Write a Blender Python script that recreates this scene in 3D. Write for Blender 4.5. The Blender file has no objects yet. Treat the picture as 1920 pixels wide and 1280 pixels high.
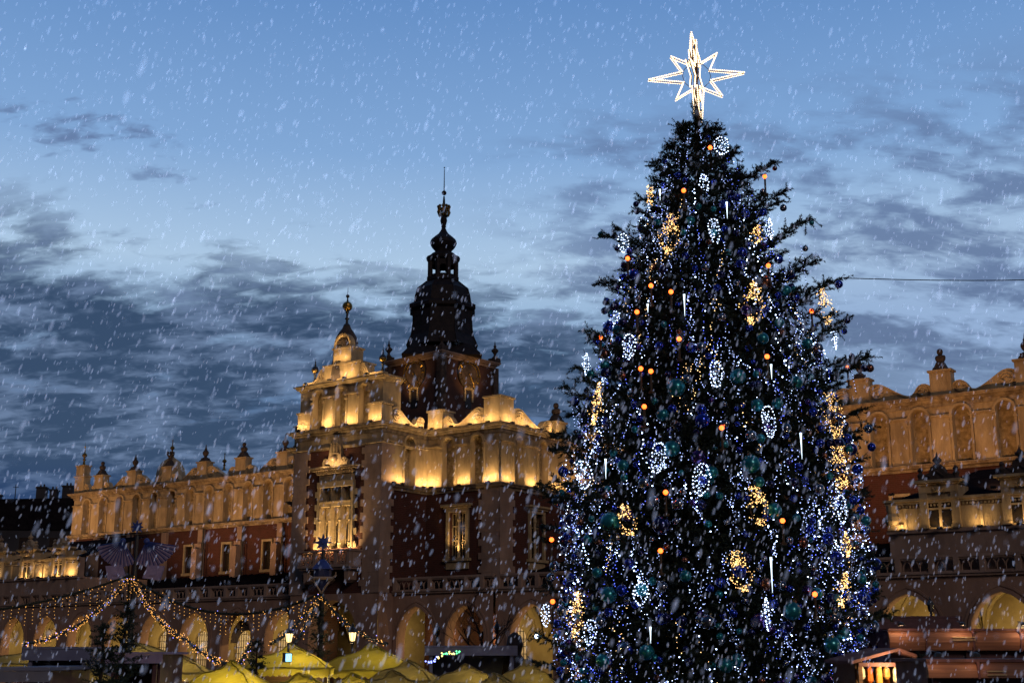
import bpy, math, random
import numpy as np
from mathutils import Vector, Matrix
sc = bpy.context.scene
R = math.radians
# ---------------------------------------------------------------- camera
EYE = 1.7; GZ = -1.5          # ground level (the camera stands 3.2 m above it)
TH = math.atan(580/2400)
cam = bpy.data.cameras.new('camera'); cam_o = bpy.data.objects.new('camera', cam)
sc.collection.objects.link(cam_o); sc.camera = cam_o
cam.sensor_width = 36; cam.lens = 45; cam.clip_start = .1; cam.clip_end = 3000
cam_o.location = (0, 0, EYE); cam_o.rotation_euler = (math.pi/2+TH, 0, 0)
cam.dof.use_dof = True; cam.dof.focus_distance = 60; cam.dof.aperture_fstop = 2.8
# ---------------------------------------------------------------- world (dusk sky with a cloud layer)
world = bpy.data.worlds.new('World'); sc.world = world; world.use_nodes = True
nt = world.node_tree; nt.nodes.clear()
def N(t, **k):
    n = nt.nodes.new(t)
    for a, b in k.items(): setattr(n, a, b)
    return n
def val(x, sock):
    if isinstance(x, (int, float)): sock.default_value = x
    elif isinstance(x, tuple): sock.default_value = x
    else: nt.links.new(x, sock)
def M(op, a, b=0.0, c=0.0, clamp=False):
    n = N('ShaderNodeMath', operation=op); n.use_clamp = clamp
    val(a, n.inputs[0]); val(b, n.inputs[1]); val(c, n.inputs[2]); return n.outputs[0]
def MR(x, a, b, c, d, smooth=True):
    n = N('ShaderNodeMapRange'); n.interpolation_type = 'SMOOTHSTEP' if smooth else 'LINEAR'
    val(x, n.inputs[0]); n.inputs[1].default_value = a; n.inputs[2].default_value = b
    val(c, n.inputs[3]); val(d, n.inputs[4]); return n.outputs[0]
def MIX(f, a, b):
    n = N('ShaderNodeMix', data_type='RGBA'); val(f, n.inputs[0]); val(a, n.inputs[6]); val(b, n.inputs[7]); return n.outputs[2]
def ramp(x, stops):
    n = N('ShaderNodeValToRGB'); e = n.color_ramp.elements
    while len(e) < len(stops): e.new(.5)
    for q, (p, c) in zip(e, stops): q.position = p; q.color = c
    val(x, n.inputs[0]); return n.outputs[0]
def lin(r, g, b, a=1.0):
    f = lambda v: (v/255/12.92) if v/255 <= .04045 else ((v/255+.055)/1.055)**2.4
    return (f(r), f(g), f(b), a)
tc = N('ShaderNodeTexCoord'); sx = N('ShaderNodeSeparateXYZ'); nt.links.new(tc.outputs['Generated'], sx.inputs[0])
X, Y, Z = sx.outputs
zc = M('MAXIMUM', Z, .02)
comb = N('ShaderNodeCombineXYZ')
zz = M('ADD', zc, .34)
nt.links.new(M('DIVIDE', X, zz), comb.inputs[0]); nt.links.new(M('DIVIDE', Y, zz), comb.inputs[1])
def noise(scale, detail, rough, off=0.0, sxy=(1, 1, 1), dist=0.0):
    mp = N('ShaderNodeMapping'); nt.links.new(comb.outputs[0], mp.inputs[0]); mp.inputs['Scale'].default_value = sxy
    mp.inputs['Location'].default_value = (off, off*.7, 0)
    n = N('ShaderNodeTexNoise'); nt.links.new(mp.outputs[0], n.inputs['Vector'])
    n.inputs['Scale'].default_value = scale; n.inputs['Detail'].default_value = detail; n.inputs['Roughness'].default_value = rough
    n.inputs['Distortion'].default_value = dist
    return n.outputs['Fac']
base = ramp(M('MULTIPLY', zc, 2.0), [(0, lin(8, 44, 92)), (.17, lin(22, 66, 118)), (.34, lin(72, 112, 160)), (.47, lin(140, 172, 208)), (.58, lin(172, 200, 228)),
                      (.74, lin(130, 168, 214)), (1, lin(92, 136, 194))])
low = noise(1.1, 3, .5, 7.3)
# brighter, paler low sky towards the right of the view
az = M('ARCTAN2', X, Y)
base = MIX(M('MULTIPLY', MR(az, .0, .30, 0, .85), MR(zc, .36, .20, 0, 1)), base, lin(150, 176, 214))
n1 = noise(3.2, 7, .56, 3.1, (1.0, 2.0, 1), .35)
n2 = noise(7.5, 6, .58, 9.4, (1.0, 1.9, 1), .5)
n3 = noise(19., 4, .55, 1.4, (1.0, 2.0, 1), .4)
nn_ = M('ADD', M('ADD', M('MULTIPLY', n1, .52), M('MULTIPLY', n2, .34)), M('MULTIPLY', n3, .16))
n4 = noise(40., 3, .5, 4.4, (1.0, 1.8, 1), .5)
np_ = M('ADD', M('ADD', M('MULTIPLY', n1, .36), M('MULTIPLY', n2, .44)), M('MULTIPLY', n3, .22))
# coverage: a thick bank low on the left, broken patches on the right
edge = M('ADD', M('MULTIPLY', az, -.10), .258)           # elevation (z) of the bank's upper edge
bank = M('SUBTRACT', M('ADD', edge, M('MULTIPLY', M('SUBTRACT', n3, .5), .05)), zc)
cov_bank = MR(M('ADD', bank, M('MULTIPLY', M('SUBTRACT', nn_, .5), .27)), -.02, .028, 0, 1)
holes = MR(nn_, .545, .65, 0, .62)
cov_bank = M('MULTIPLY', cov_bank, M('SUBTRACT', 1.0, M('MULTIPLY', holes, MR(zc, .10, .17, 0, 1))))
cov_bank = M('MULTIPLY', cov_bank, MR(az, .02, .36, 1, .35))
patch = M('MULTIPLY', MR(np_, .465, .59, 0, .85), MR(az, -.06, .10, 0, 1))
patch = M('MULTIPLY', patch, MR(zc, .44, .36, 0, 1))
def blob(a0, z0, wa, wz, k):      # one small cloud in the open sky at the left
    da = M('DIVIDE', M('SUBTRACT', az, a0), wa); dz = M('DIVIDE', M('SUBTRACT', zc, z0), wz)
    r2_ = M('ADD', M('MULTIPLY', da, da), M('MULTIPLY', dz, dz))
    return MR(M('SUBTRACT', M('ADD', M('MULTIPLY', M('SUBTRACT', n2, .5), 3.4), M('ADD', M('MULTIPLY', M('SUBTRACT', n3, .5), 2.6), M('MULTIPLY', M('SUBTRACT', n4, .5), 1.8))), M('SUBTRACT', r2_, .70)), .0, 1.0, 0, k)
patch = M('MAXIMUM', patch, M('MAXIMUM', blob(-.345, .372, .075, .020, .9), M('MAXIMUM', blob(-.285, .345, .03, .009, .6), blob(-.25, .325, .025, .010, .55))))
vein = M('ADD', M('ADD', M('MULTIPLY', n2, .60), M('MULTIPLY', n3, .32)), M('MULTIPLY', n4, .08))
col_bank = MIX(MR(vein, .45, .62, 0, 1), lin(52, 75, 106), lin(104, 126, 160))
col_bank = MIX(MR(zc, .15, .08, 0, 1), col_bank, lin(14, 54, 104))
col_patch = MIX(MR(zc, .2, .4, 0, 1), lin(86, 106, 144), lin(98, 122, 164))
c1 = MIX(patch, base, col_patch)
c2 = MIX(cov_bank, c1, col_bank)
# the sky behind the camera (east) is darker at dusk
dark = MR(Y, -.1, .8, .14, 1.0)
bg = N('ShaderNodeBackground'); nt.links.new(c2, bg.inputs[0]); nt.links.new(dark, bg.inputs[1])
sky = N('ShaderNodeTexSky', sky_type='NISHITA'); sky.sun_disc = False; sky.sun_elevation = R(1.0); sky.sun_rotation = R(175)
bg2 = N('ShaderNodeBackground'); nt.links.new(sky.outputs[0], bg2.inputs[0]); bg2.inputs[1].default_value = .004
ad = N('ShaderNodeAddShader'); nt.links.new(bg.outputs[0], ad.inputs[0]); nt.links.new(bg2.outputs[0], ad.inputs[1])
wo = N('ShaderNodeOutputWorld'); nt.links.new(ad.outputs[0], wo.inputs[0])
# added weak, very soft fill from behind the camera, brightens snow and unlit stone
sun = bpy.data.lights.new('fill_sun', 'SUN'); sun.energy = .44; sun.angle = R(14); sun.color = (1.0, .78, .66)
sun_o = bpy.data.objects.new('fill_sun', sun); sc.collection.objects.link(sun_o)
sun_o.rotation_euler = Vector((-.35, 1, -.45)).to_track_quat('-Z', 'Y').to_euler()
sc.view_settings.view_transform = 'Standard'; sc.view_settings.look = 'None'; sc.view_settings.exposure = 0; sc.view_settings.gamma = 1
sc.cycles.max_bounces = 5; sc.cycles.diffuse_bounces = 3; sc.cycles.glossy_bounces = 3; sc.cycles.transparent_max_bounces = 40
sc.cycles.sample_clamp_indirect = 2.5; sc.cycles.caustics_reflective = False; sc.cycles.caustics_refractive = False
sc.cycles.use_denoising = True

# ---------------------------------------------------------------- helpers
def raydir(x, y):
    a = x-960; b = 640-y; c, s = math.cos(TH), math.sin(TH)
    return Vector((a, 2400*c-b*s, 2400*s+b*c))
def at(x, y, Yd):
    r = raydir(x, y); t = Yd/r.y
    return Vector((r.x*t, Yd, r.z*t+EYE))
class MB:
    def __init__(s): s.v = []; s.f = []; s.xf = None; s.m = []; s.cm = 0
    def add(s, vs, fs):
        o = len(s.v)
        s.v += [tuple(s.xf(*p)) if s.xf else tuple(p) for p in vs]
        s.f += [tuple(i+o for i in f) for f in fs]; s.m += [s.cm]*len(fs)
    def box(s, x0, x1, y0, y1, z0, z1):
        s.add([(x0,y0,z0),(x1,y0,z0),(x1,y1,z0),(x0,y1,z0),(x0,y0,z1),(x1,y0,z1),(x1,y1,z1),(x0,y1,z1)],
              [(0,1,2,3),(4,5,6,7),(0,1,5,4),(1,2,6,5),(2,3,7,6),(3,0,4,7)])
    def taper(s, cx, cy, z0, z1, w0, w1, d0=None, d1=None):
        d0 = d0 or w0; d1 = d1 or w1
        s.add([(cx-w0/2,cy-d0/2,z0),(cx+w0/2,cy-d0/2,z0),(cx+w0/2,cy+d0/2,z0),(cx-w0/2,cy+d0/2,z0),
               (cx-w1/2,cy-d1/2,z1),(cx+w1/2,cy-d1/2,z1),(cx+w1/2,cy+d1/2,z1),(cx-w1/2,cy+d1/2,z1)],
              [(0,1,2,3),(4,5,6,7),(0,1,5,4),(1,2,6,5),(2,3,7,6),(3,0,4,7)])
    def prism(s, poly, d0, d1):      # polygon in (t,z) extruded along d
        n = len(poly)
        s.add([(a,d0,b) for a,b in poly]+[(a,d1,b) for a,b in poly],
              [tuple(range(n)), tuple(range(2*n-1, n-1, -1))]+[(i,(i+1)%n,n+(i+1)%n,n+i) for i in range(n)])
    def lathe(s, prof, c=(0,0,0), seg=12, rot=0.0, sq=None):
        n = len(prof); vs = []
        for r, z in prof:
            for k in range(seg):
                a = rot+2*math.pi*k/seg
                vs.append((c[0]+r*math.cos(a), c[1]+r*math.sin(a), c[2]+z))
        fs = [(i*seg+k, i*seg+(k+1)%seg, (i+1)*seg+(k+1)%seg, (i+1)*seg+k) for i in range(n-1) for k in range(seg)]
        fs += [tuple(range(seg)), tuple(range((n-1)*seg, n*seg))]
        s.add(vs, fs)
    def ball(s, c, r, seg=10, rings=6, sz=1.0):
        s.lathe([(max(1e-4, r*math.sin(math.pi*i/rings)), -r*sz*math.cos(math.pi*i/rings)) for i in range(rings+1)], c, seg)
    def octa(s, c, r, rz=None):
        rz = rz or r; x, y, z = c
        s.add([(x+r,y,z),(x,y+r,z),(x-r,y,z),(x,y-r,z),(x,y,z+rz),(x,y,z-rz)],
              [(0,1,4),(1,2,4),(2,3,4),(3,0,4),(1,0,5),(2,1,5),(3,2,5),(0,3,5)])
    def tube(s, pts, r, seg=6, taper=None, closed=False):
        pts = [Vector(p) for p in pts]; n = len(pts); vs = []
        for i, p in enumerate(pts):
            if closed: d = pts[(i+1)%n]-pts[i-1]
            else: d = pts[min(i+1,n-1)]-pts[max(i-1,0)]
            d = d.normalized() if d.length > 1e-9 else Vector((0,0,1))
            u = d.cross(Vector((0,0,1)));
            if u.length < 1e-3: u = d.cross(Vector((1,0,0)))
            u.normalize(); w = d.cross(u)
            rr = r if taper is None else r+(taper-r)*i/(n-1)
            for k in range(seg):
                a = 2*math.pi*k/seg; vs.append(tuple(p+u*rr*math.cos(a)+w*rr*math.sin(a)))
        m = n if closed else n-1
        fs = [(i*seg+k, i*seg+(k+1)%seg, ((i+1)%n)*seg+(k+1)%seg, ((i+1)%n)*seg+k) for i in range(m) for k in range(seg)]
        if not closed: fs += [tuple(range(seg)), tuple(range((n-1)*seg, n*seg))]
        s.add(vs, fs)
    def sweep(s, path, prof):        # plan polyline (s,n), profile of (outward, z): mitred moulding
        P = [Vector(p) for p in path]; n = len(P); dirs = [(P[i+1]-P[i]).normalized() for i in range(n-1)]
        out = lambda d: Vector((-d.y, d.x)); vs = []; m = len(prof)
        for i in range(n):
            a = dirs[max(i-1,0)]; b = dirs[min(i,n-2)]; oa, ob = out(a), out(b)
            k = oa+ob; k = k/k.dot(oa) if k.dot(oa) > 1e-6 else oa
            for d, z in prof: vs.append((P[i].x+k.x*d, -(P[i].y+k.y*d), z))
        fs = [(i*m+j, i*m+(j+1)%m, (i+1)*m+(j+1)%m, (i+1)*m+j) for i in range(n-1) for j in range(m)]
        fs += [tuple(range(m)), tuple(range((n-1)*m, n*m))]
        s.add(vs, fs)
    def build(s, name, mat, parent=None, loc=None, smooth=False):
        me = bpy.data.meshes.new(name); me.from_pydata(s.v, [], s.f); me.validate()
        mats = mat if isinstance(mat, (list, tuple)) else [mat]
        for mm in mats: me.materials.append(mm)
        if len(mats) > 1 and len(me.polygons) == len(s.m): me.polygons.foreach_set('material_index', s.m)
        if smooth: me.polygons.foreach_set('use_smooth', [True]*len(me.polygons))
        me.update()
        o = bpy.data.objects.new(name, me); sc.collection.objects.link(o)
        if parent: o.parent = parent
        if loc is not None: o.location = loc
        return o
def tag(o, label=None, cat=None, group=None, kind=None):
    if label: o['label'] = label
    if cat: o['category'] = cat
    if group: o['group'] = group
    if kind: o['kind'] = kind
    return o
def empty(name, loc=(0,0,0), rz=0.0, parent=None):
    o = bpy.data.objects.new(name, None); sc.collection.objects.link(o); o.location = loc; o.rotation_euler = (0,0,rz)
    if parent: o.parent = parent
    return o
def copy_tree(o, loc=None, rz=None, parent=None):
    c = o.copy(); sc.collection.objects.link(c); c.parent = parent
    if loc is not None: c.location = loc
    if rz is not None: c.rotation_euler = (0,0,rz)
    for ch in [x for x in bpy.data.objects if x.parent is o]: copy_tree(ch, parent=c)
    return c
def wall(mb, t0, t1, z0, z1, d, ops, back=True):
    """front face at outward distance d with openings (tc, w, zb, zs, kind, depth, rise)"""
    ops = sorted(ops); cur = t0
    q = lambda a, b, c_, e: mb.add([(a,d,c_),(b,d,c_),(b,d,e),(a,d,e)], [(0,1,2,3)])
    for tc_, w, zb, zs, kind, dep, rise in ops:
        a, b = tc_-w/2, tc_+w/2
        if a > cur: q(cur, a, z0, z1)
        if zb > z0+1e-4: q(a, b, z0, zb)
        pts = arch_pts(tc_, w, zs, kind, rise)
        for p, r_ in zip(pts[:-1], pts[1:]): mb.add([(p[0],d,p[1]),(r_[0],d,r_[1]),(r_[0],d,z1),(p[0],d,z1)], [(0,1,2,3)])
        loop = [(a,zb)]+pts+[(b,zb)]
        n = len(loop)
        mb.add([(x,d,z) for x,z in loop]+[(x,d-dep,z) for x,z in loop], [(i,(i+1)%n,n+(i+1)%n,n+i) for i in range(n)])
        if back: mb.add([(x,d-dep,z) for x,z in loop], [tuple(range(n))])
        cur = b
    if cur < t1: q(cur, t1, z0, z1)
def arch_pts(tc_, w, zs, kind, rise=0.0, n=10):
    if kind == 'flat': return [(tc_-w/2, zs), (tc_+w/2, zs)]
    if kind == 'round': return [(tc_-w/2*math.cos(math.pi*i/n), zs+(rise or w/2)*math.sin(math.pi*i/n)) for i in range(n+1)]
    h = rise or w*.7; r = (h*h+w*w/4)/w; out = []      # two arcs of radius r meeting at the apex
    m = n//2; amax = math.asin(min(1, h/r))
    L_ = [(tc_-w/2+r-r*math.cos(amax*i/m), zs+r*math.sin(amax*i/m)) for i in range(m+1)]
    L_[-1] = (tc_, zs+h)
    return L_+[(2*tc_-x, z) for x, z in reversed(L_[:-1])]

# ---------------------------------------------------------------- materials
def mat(name, col, rough=.8, metal=0.0, col2=None, scale=1.5, bump=0.0, bscale=8.0, emis=None, es=0.0, trans=0.0, coat=0.0, brick=False, stretch=(1,1,1), spec=None):
    m = bpy.data.materials.new(name); m.use_nodes = True; t = m.node_tree; b = t.nodes['Principled BSDF']
    b.inputs['Base Color'].default_value = (*col, 1); b.inputs['Roughness'].default_value = rough; b.inputs['Metallic'].default_value = metal
    if spec is not None: b.inputs['Specular IOR Level'].default_value = spec
    if coat: b.inputs['Coat Weight'].default_value = coat
    if trans: b.inputs['Transmission Weight'].default_value = trans
    tcn = t.nodes.new('ShaderNodeTexCoord')
    if col2 or bump:
        mp = t.nodes.new('ShaderNodeMapping'); mp.inputs['Scale'].default_value = stretch; t.links.new(tcn.outputs['Object'], mp.inputs[0])
    cout = None
    if col2:
        nz = t.nodes.new('ShaderNodeTexNoise'); nz.inputs['Scale'].default_value = scale; nz.inputs['Detail'].default_value = 6; nz.inputs['Roughness'].default_value = .62
        t.links.new(mp.outputs[0], nz.inputs['Vector'])
        rp = t.nodes.new('ShaderNodeValToRGB'); rp.color_ramp.elements[0].position = .36; rp.color_ramp.elements[1].position = .66
        rp.color_ramp.elements[0].color = (*col2, 1); rp.color_ramp.elements[1].color = (*col, 1)
        t.links.new(nz.outputs['Fac'], rp.inputs[0]); cout = rp.outputs[0]
    if brick:
        s1 = t.nodes.new('ShaderNodeSeparateXYZ'); t.links.new(tcn.outputs['Object'], s1.inputs[0])
        ad_ = t.nodes.new('ShaderNodeMath'); ad_.operation = 'ADD'; t.links.new(s1.outputs[0], ad_.inputs[0]); t.links.new(s1.outputs[1], ad_.inputs[1])
        c_ = t.nodes.new('ShaderNodeCombineXYZ'); t.links.new(ad_.outputs[0], c_.inputs[0]); t.links.new(s1.outputs[2], c_.inputs[1])
        br = t.nodes.new('ShaderNodeTexBrick'); br.inputs['Scale'].default_value = 1; br.inputs['Brick Width'].default_value = .34; br.inputs['Row Height'].default_value = .13
        br.inputs['Mortar Size'].default_value = .012; br.inputs['Mortar'].default_value = (.09, .06, .05, 1)
        br.inputs['Color1'].default_value = (*col, 1); br.inputs['Color2'].default_value = (*[x*.6 for x in col], 1)
        t.links.new(c_.outputs[0], br.inputs['Vector'])
        if cout is not None:
            mx = t.nodes.new('ShaderNodeMix'); mx.data_type = 'RGBA'; mx.inputs[0].default_value = .5
            t.links.new(br.outputs[0], mx.inputs[6]); t.links.new(cout, mx.inputs[7]); cout = mx.outputs[2]
        else: cout = br.outputs[0]
    if cout is not None: t.links.new(cout, b.inputs['Base Color'])
    if bump:
        n2_ = t.nodes.new('ShaderNodeTexNoise'); n2_.inputs['Scale'].default_value = bscale; n2_.inputs['Detail'].default_value = 5
        t.links.new(mp.outputs[0], n2_.inputs['Vector'])
        bp = t.nodes.new('ShaderNodeBump'); bp.inputs['Strength'].default_value = bump; bp.inputs['Distance'].default_value = .05
        t.links.new(n2_.outputs['Fac'], bp.inputs['Height']); t.links.new(bp.outputs[0], b.inputs['Normal'])
    if emis:
        b.inputs['Emission Color'].default_value = (*emis, 1); b.inputs['Emission Strength'].default_value = es
    return m
def glow(name, col, s, sample=True):
    m = mat(name, (.6,.6,.6), .4, emis=col, es=s)
    m.cycles.emission_sampling = 'AUTO' if sample else 'NONE'
    return m
STUCCO = mat('cream_stucco', (.48,.36,.21), .9, col2=(.25,.18,.10), scale=1.3, bump=.5, bscale=9, stretch=(1,1,.28))
NICHE = mat('rough_niche_stone', (.36,.27,.15), .95, col2=(.17,.12,.06), scale=3.0, bump=.9, bscale=7)
MOULD = mat('moulded_stone', (.40,.31,.20), .9, col2=(.14,.10,.07), scale=2.0, bump=.4, bscale=6, stretch=(1,1,.5))
STONE = mat('grey_brown_stone', (.36,.25,.195), .9, col2=(.23,.155,.12), scale=.8, bump=.4, bscale=4, stretch=(1,1,.5))
BRICK = mat('dark_red_brick', (.085,.022,.015), .92, col2=(.04,.011,.008), scale=.9, bump=.3, bscale=9, brick=True)
LOGGIA = mat('loggia_render', (.37,.23,.165), .92, col2=(.24,.145,.105), scale=.7, bump=.3, bscale=4, stretch=(1,1,.5))
VAULT = mat('vault_plaster', (.40,.33,.18), .92, col2=(.28,.22,.11), scale=.6, bump=.2, bscale=4)
DARKST = mat('weathered_or_unlit_stone', (.065,.045,.040), .9, col2=(.03,.022,.02), scale=3, bump=.6, bscale=8)  # worn stone; also the unlit tone painted onto the right dormer crests
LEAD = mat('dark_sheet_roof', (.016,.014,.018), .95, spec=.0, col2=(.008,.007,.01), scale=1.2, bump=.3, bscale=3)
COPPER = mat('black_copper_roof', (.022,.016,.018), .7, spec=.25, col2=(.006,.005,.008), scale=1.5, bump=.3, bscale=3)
TBRICK = mat('tower_brick', (.085,.036,.026), .92, col2=(.045,.020,.016), scale=.6, bump=.4, bscale=6)
TSTONE = mat('tower_stone', (.11,.07,.05), .9, col2=(.03,.02,.016), scale=1, bump=.5, bscale=5)
GOLD = mat('dull_gilding', (.45,.28,.07), .38, metal=.9, col2=(.20,.12,.03), scale=6)
GLASS = mat('dark_window_glass', (.012,.012,.015), .12, spec=.6, col2=(.03,.022,.015), scale=2)
FRAME = mat('pale_window_frame', (.42,.33,.20), .7, col2=(.28,.21,.12), scale=4)
IRON = mat('black_iron', (.015,.015,.017), .5, col2=(.03,.028,.026), scale=8)
WIRE = mat('dark_cable', (.012,.012,.014), .6, col2=(.02,.02,.02), scale=8)

# ---------------------------------------------------------------- ground
g = MB(); g.add([(-900,-300,GZ),(900,-300,GZ),(900,2200,GZ),(-900,2200,GZ)], [(0,1,2,3)])
PAVE = mat('wet_stone_paving', (.055,.05,.05), .45, col2=(.03,.027,.027), scale=.8, bump=.5, bscale=2.5, brick=False)
tag(g.build('ground', PAVE), 'dark wet stone paving of the market square', None, kind='structure')

# ---------------------------------------------------------------- Cloth Hall (local x = along the front, local -y = outward, z up)
P0 = Vector((-19.629, 113.534, 0)); dR = Vector((.80997, -.58648, 0)); nn = Vector((-.58648, -.80997, 0))
hall = empty('cloth_hall', P0, math.atan2(dR.y, dR.x))
tag(hall, 'long floodlit renaissance hall of brick and cream stucco with arcades and scrolled parapet', 'building')
def run(A, B):
    A = Vector(A); B = Vector(B); d = (B-A).normalized(); o = Vector((-d.y, d.x))
    return lambda t, dd, z: (A.x+d.x*t+o.x*dd, -(A.y+d.y*t+o.y*dd), z)
HL, BL, AL, AR, BR, HR = -31.4, 9.24, 14.5, 22.91, 29.5, 78.0
NB, NA = 8.73, 13.74
NV = 12.0                       # front plane of the arcade
path = [(HL,-18),(HL,0),(BL,0),(BL,NB),(AL,NB),(AL,NA),(AR,NA),(AR,NB),(BR,NB),(BR,0),(HR,0),(HR,-18)]
runs = [(path[i], path[i+1]) for i in range(len(path)-1)]
def rlen(r): return (Vector(r[1])-Vector(r[0])).length
attic = MB(); niches = MB(); brick = MB(); quoin = MB()
def attic_run(r, cents, nw=1.08, zb=13.15, zt=17.0, cap=16.08, zs=16.12, t_lo=None, t_hi=None, hood=True):
    L_ = rlen(r); xf = run(*r); attic.xf = xf; niches.xf = xf
    wall(attic, 0, L_, zb, zt, 0, [(c, nw, zb+.02, zs, 'round', .42, 0) for c in cents], back=False)
    for c in cents:
        # rough niche back
        nb1 = MB(); nb1.xf = xf; nb1.prism([(c-nw/2, zb+.02)]+arch_pts(c, nw, zs, 'round')+[(c+nw/2, zb+.02)], -.44, -.40); nb1.build('niche_back', NICHE, hall)
        # archivolt
        o1 = arch_pts(c, nw+.02, zs, 'round', n=12); o2 = arch_pts(c, nw+.34, zs, 'round', rise=nw/2+.17, n=12)
        for i in range(len(o1)-1):
            a, b, c2_, d2 = o1[i], o1[i+1], o2[i+1], o2[i]
            attic.add([(a[0],.20,a[1]),(b[0],.20,b[1]),(c2_[0],.20,c2_[1]),(d2[0],.20,d2[1]),
                       (a[0],.003,a[1]),(b[0],.003,b[1]),(c2_[0],.003,c2_[1]),(d2[0],.003,d2[1])], [(0,1,2,3),(3,2,6,7),(0,1,5,4)])
        for sgn in (-1, 1):      # thin jamb shafts with two little rings
            x = c+sgn*(nw/2+.09); attic.box(x-.075, x+.075, .002, .16, zb+.012, zs-.02)
            attic.box(x-.12, x+.12, .003, .24, zs-.16, zs-.022); attic.box(x-.115, x+.115, .003, .22, zs-.50, zs-.38)
    # raised panels with caps between niches
    edges = [0.0] + [v for c in cents for v in (c-nw/2-.20, c+nw/2+.20)] + [L_]
    for a, b in zip(edges[::2], edges[1::2]):
        if b-a < .25: continue
        a2 = a+(.0 if a > 0 else .0); 
        attic.box(a2+.004, b-.004, .0, .10, zb+.014, cap); attic.box(a2-.02, b+.02, .0, .22, cap+.003, cap+.10); attic.box(a2+.01, b-.01, .0, .15, cap-.08, cap)
nl = [-29.07+2.63*i for i in range(15)]
attic_run(((HL,-18),(HL,0)), [2.5+2.6*i for i in range(6)])
attic_run(((HL,0),(BL,0)), [c-HL for c in nl if c < BL-.8])
attic_run(((BL,0),(BL,NB)), [2.2, 4.9, 7.3])
attic_run(((BL,NB),(AL,NB)), [1.7, 3.8])
attic_run(((AR,NA),(AR,NB)), [2.9])
attic_run(((AR,NB),(BR,NB)), [2.05, 4.65])
attic_run(((BR,NB),(BR,0)), [2.15, 5.2])
attic_run(((BR,0),(HR,0)), [c-BR for c in [53.66+2.65*k for k in range(-8, 10)] if BR+1 < c < HR-1])
attic_run(((HR,0),(HR,-18)), [2.5+2.6*i for i in range(6)])
# avant-corps: plain band between the two attics
r = ((AL,NA),(AR,NA)); attic.xf = run(*r); attic.box(0, rlen(r), -.3, 0, 15.9, 17.0)
r = ((AL,NB),(AL,NA)); attic.xf = run(*r); attic.box(0, rlen(r), -.3, 0, 13.15, 17.0)
r = ((AR,NA),(AR,NB)); attic.xf = run(*r)
# ledges and cornices
corn = MB()
full = path
for pth in (full[:5], [(AR,12.75)]+full[7:]): corn.sweep(pth, [(-.2,12.72),(.10,12.72),(.12,12.86),(.30,12.92),(.34,13.04),(.42,13.06),(.42,13.14),(-.2,13.147)])
corn.sweep(full, [(-.15,16.72),(.06,16.72),(.08,16.96),(.24,17.02),(.28,17.14),(.46,17.18),(.50,17.28),(.56,17.30),(.56,17.38),(-.15,17.43)])
corn.sweep([(AL,NB),(AL,NA),(AR,NA),(AR,NB)], [(-.2,15.84),(.07,15.84),(.10,15.93),(.17,15.96),(.17,16.03),(-.2,16.05)])
corn.build('cornice', MOULD, hall)
# brick walls
def brick_run(r, z0, z1, ops=()):
    brick.xf = run(*r); wall(brick, 0, rlen(r), z0, z1, -.02, list(ops))
WIN = []     # small hall windows (s, n, outward run)
hw = lambda s, A: (s-A, 1.0, 8.75, 11.2, 'flat', .35, 0)
wl = [-18.1,-13.1,-7.9,-2.6,2.7,7.6]; wr = [33.5,38.8,44.1,49.4,54.7,60,65.3,70.6]
brick_run(((HL,-18),(HL,0)), GZ, 12.72)
brick_run(((HL,0),(BL,0)), GZ, 12.72, [hw(s, HL) for s in [-28.6,-23.3]+wl])
brick_run(((BL,0),(BL,NB)), GZ, 12.72); brick_run(((BL,NB),(AL,NB)), GZ, 12.72); brick_run(((AL,NB),(AL,NA)), 5.6, 12.72)
brick_run(((AR,NA),(AR,NB)), 5.6, 12.72)
brick_run(((AR,NB),(BR,NB)), GZ, 12.72, [(2.93, 1.55, 8.1, 11.3, 'flat', .4, 0)])
brick_run(((BR,NB),(BR,0)), GZ, 12.72, [(4.4, 1.4, 8.1, 11.3, 'flat', .4, 0)])
brick_run(((BR,0),(HR,0)), GZ, 12.72, [hw(s, BR) for s in wr])
brick_run(((HR,0),(HR,-18)), GZ, 12.72)
# avant-corps front: tall window opening
brick_run(((AL,NA),(AR,NA)), 5.6, 15.84, [(18.75-AL, 3.0, 8.75, 13.1, 'flat', .5, 0)])
brick.xf = None
# back wall
brick.box(HL, HR, 17.9, 18.0, GZ, 17)
brick.build('brick_wall', BRICK, hall); attic.build('attic', STUCCO, hall)
# quoins
def quoins(r, t0, t1, z0, z1, tooth=(0,0), d=.10, h=.46):
    quoin = MB(); quoin.xf = run(*r); z = z0; k = 0
    while z < z1-.05:
        zz_ = min(z+h, z1); w = .28 if k % 2 else 0
        quoin.box(t0-(w if tooth[0] else 0), t1+(w if tooth[1] else 0), -.01, d+(.004 if k % 2 else 0), z+(.006 if k % 2 else 0), zz_); z += h; k += 1
    quoin.build('quoin_strip', STONE, hall)
quoins(((AL,NA),(AR,NA)), 0.0, 1.2, 5.6, 15.84, (0,1)); quoins(((AL,NA),(AR,NA)), AR-AL-1.5, AR-AL, 5.6, 15.84, (1,0))
quoins(((AR,NA),(AR,NB)), -.1, 1.0, 5.6, 16.0, (0,1), d=.104)
quoins(((AL,NB),(AL,NA)), NA-NB-1.0, NA-NB+.1, 5.6, 15.9, (1,0), d=.104)
quoins(((AR,NB),(BR,NB)), BR-AR-1.5, BR-AR+.1, 5.6, 12.72, (1,0)); quoins(((BR,NB),(BR,0)), -.1, 1.4, 5.6, 12.72, (0,1), d=.108)
quoins(((HL,0),(BL,0)), -.1, .9, 6, 12.72, (0,1))
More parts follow.
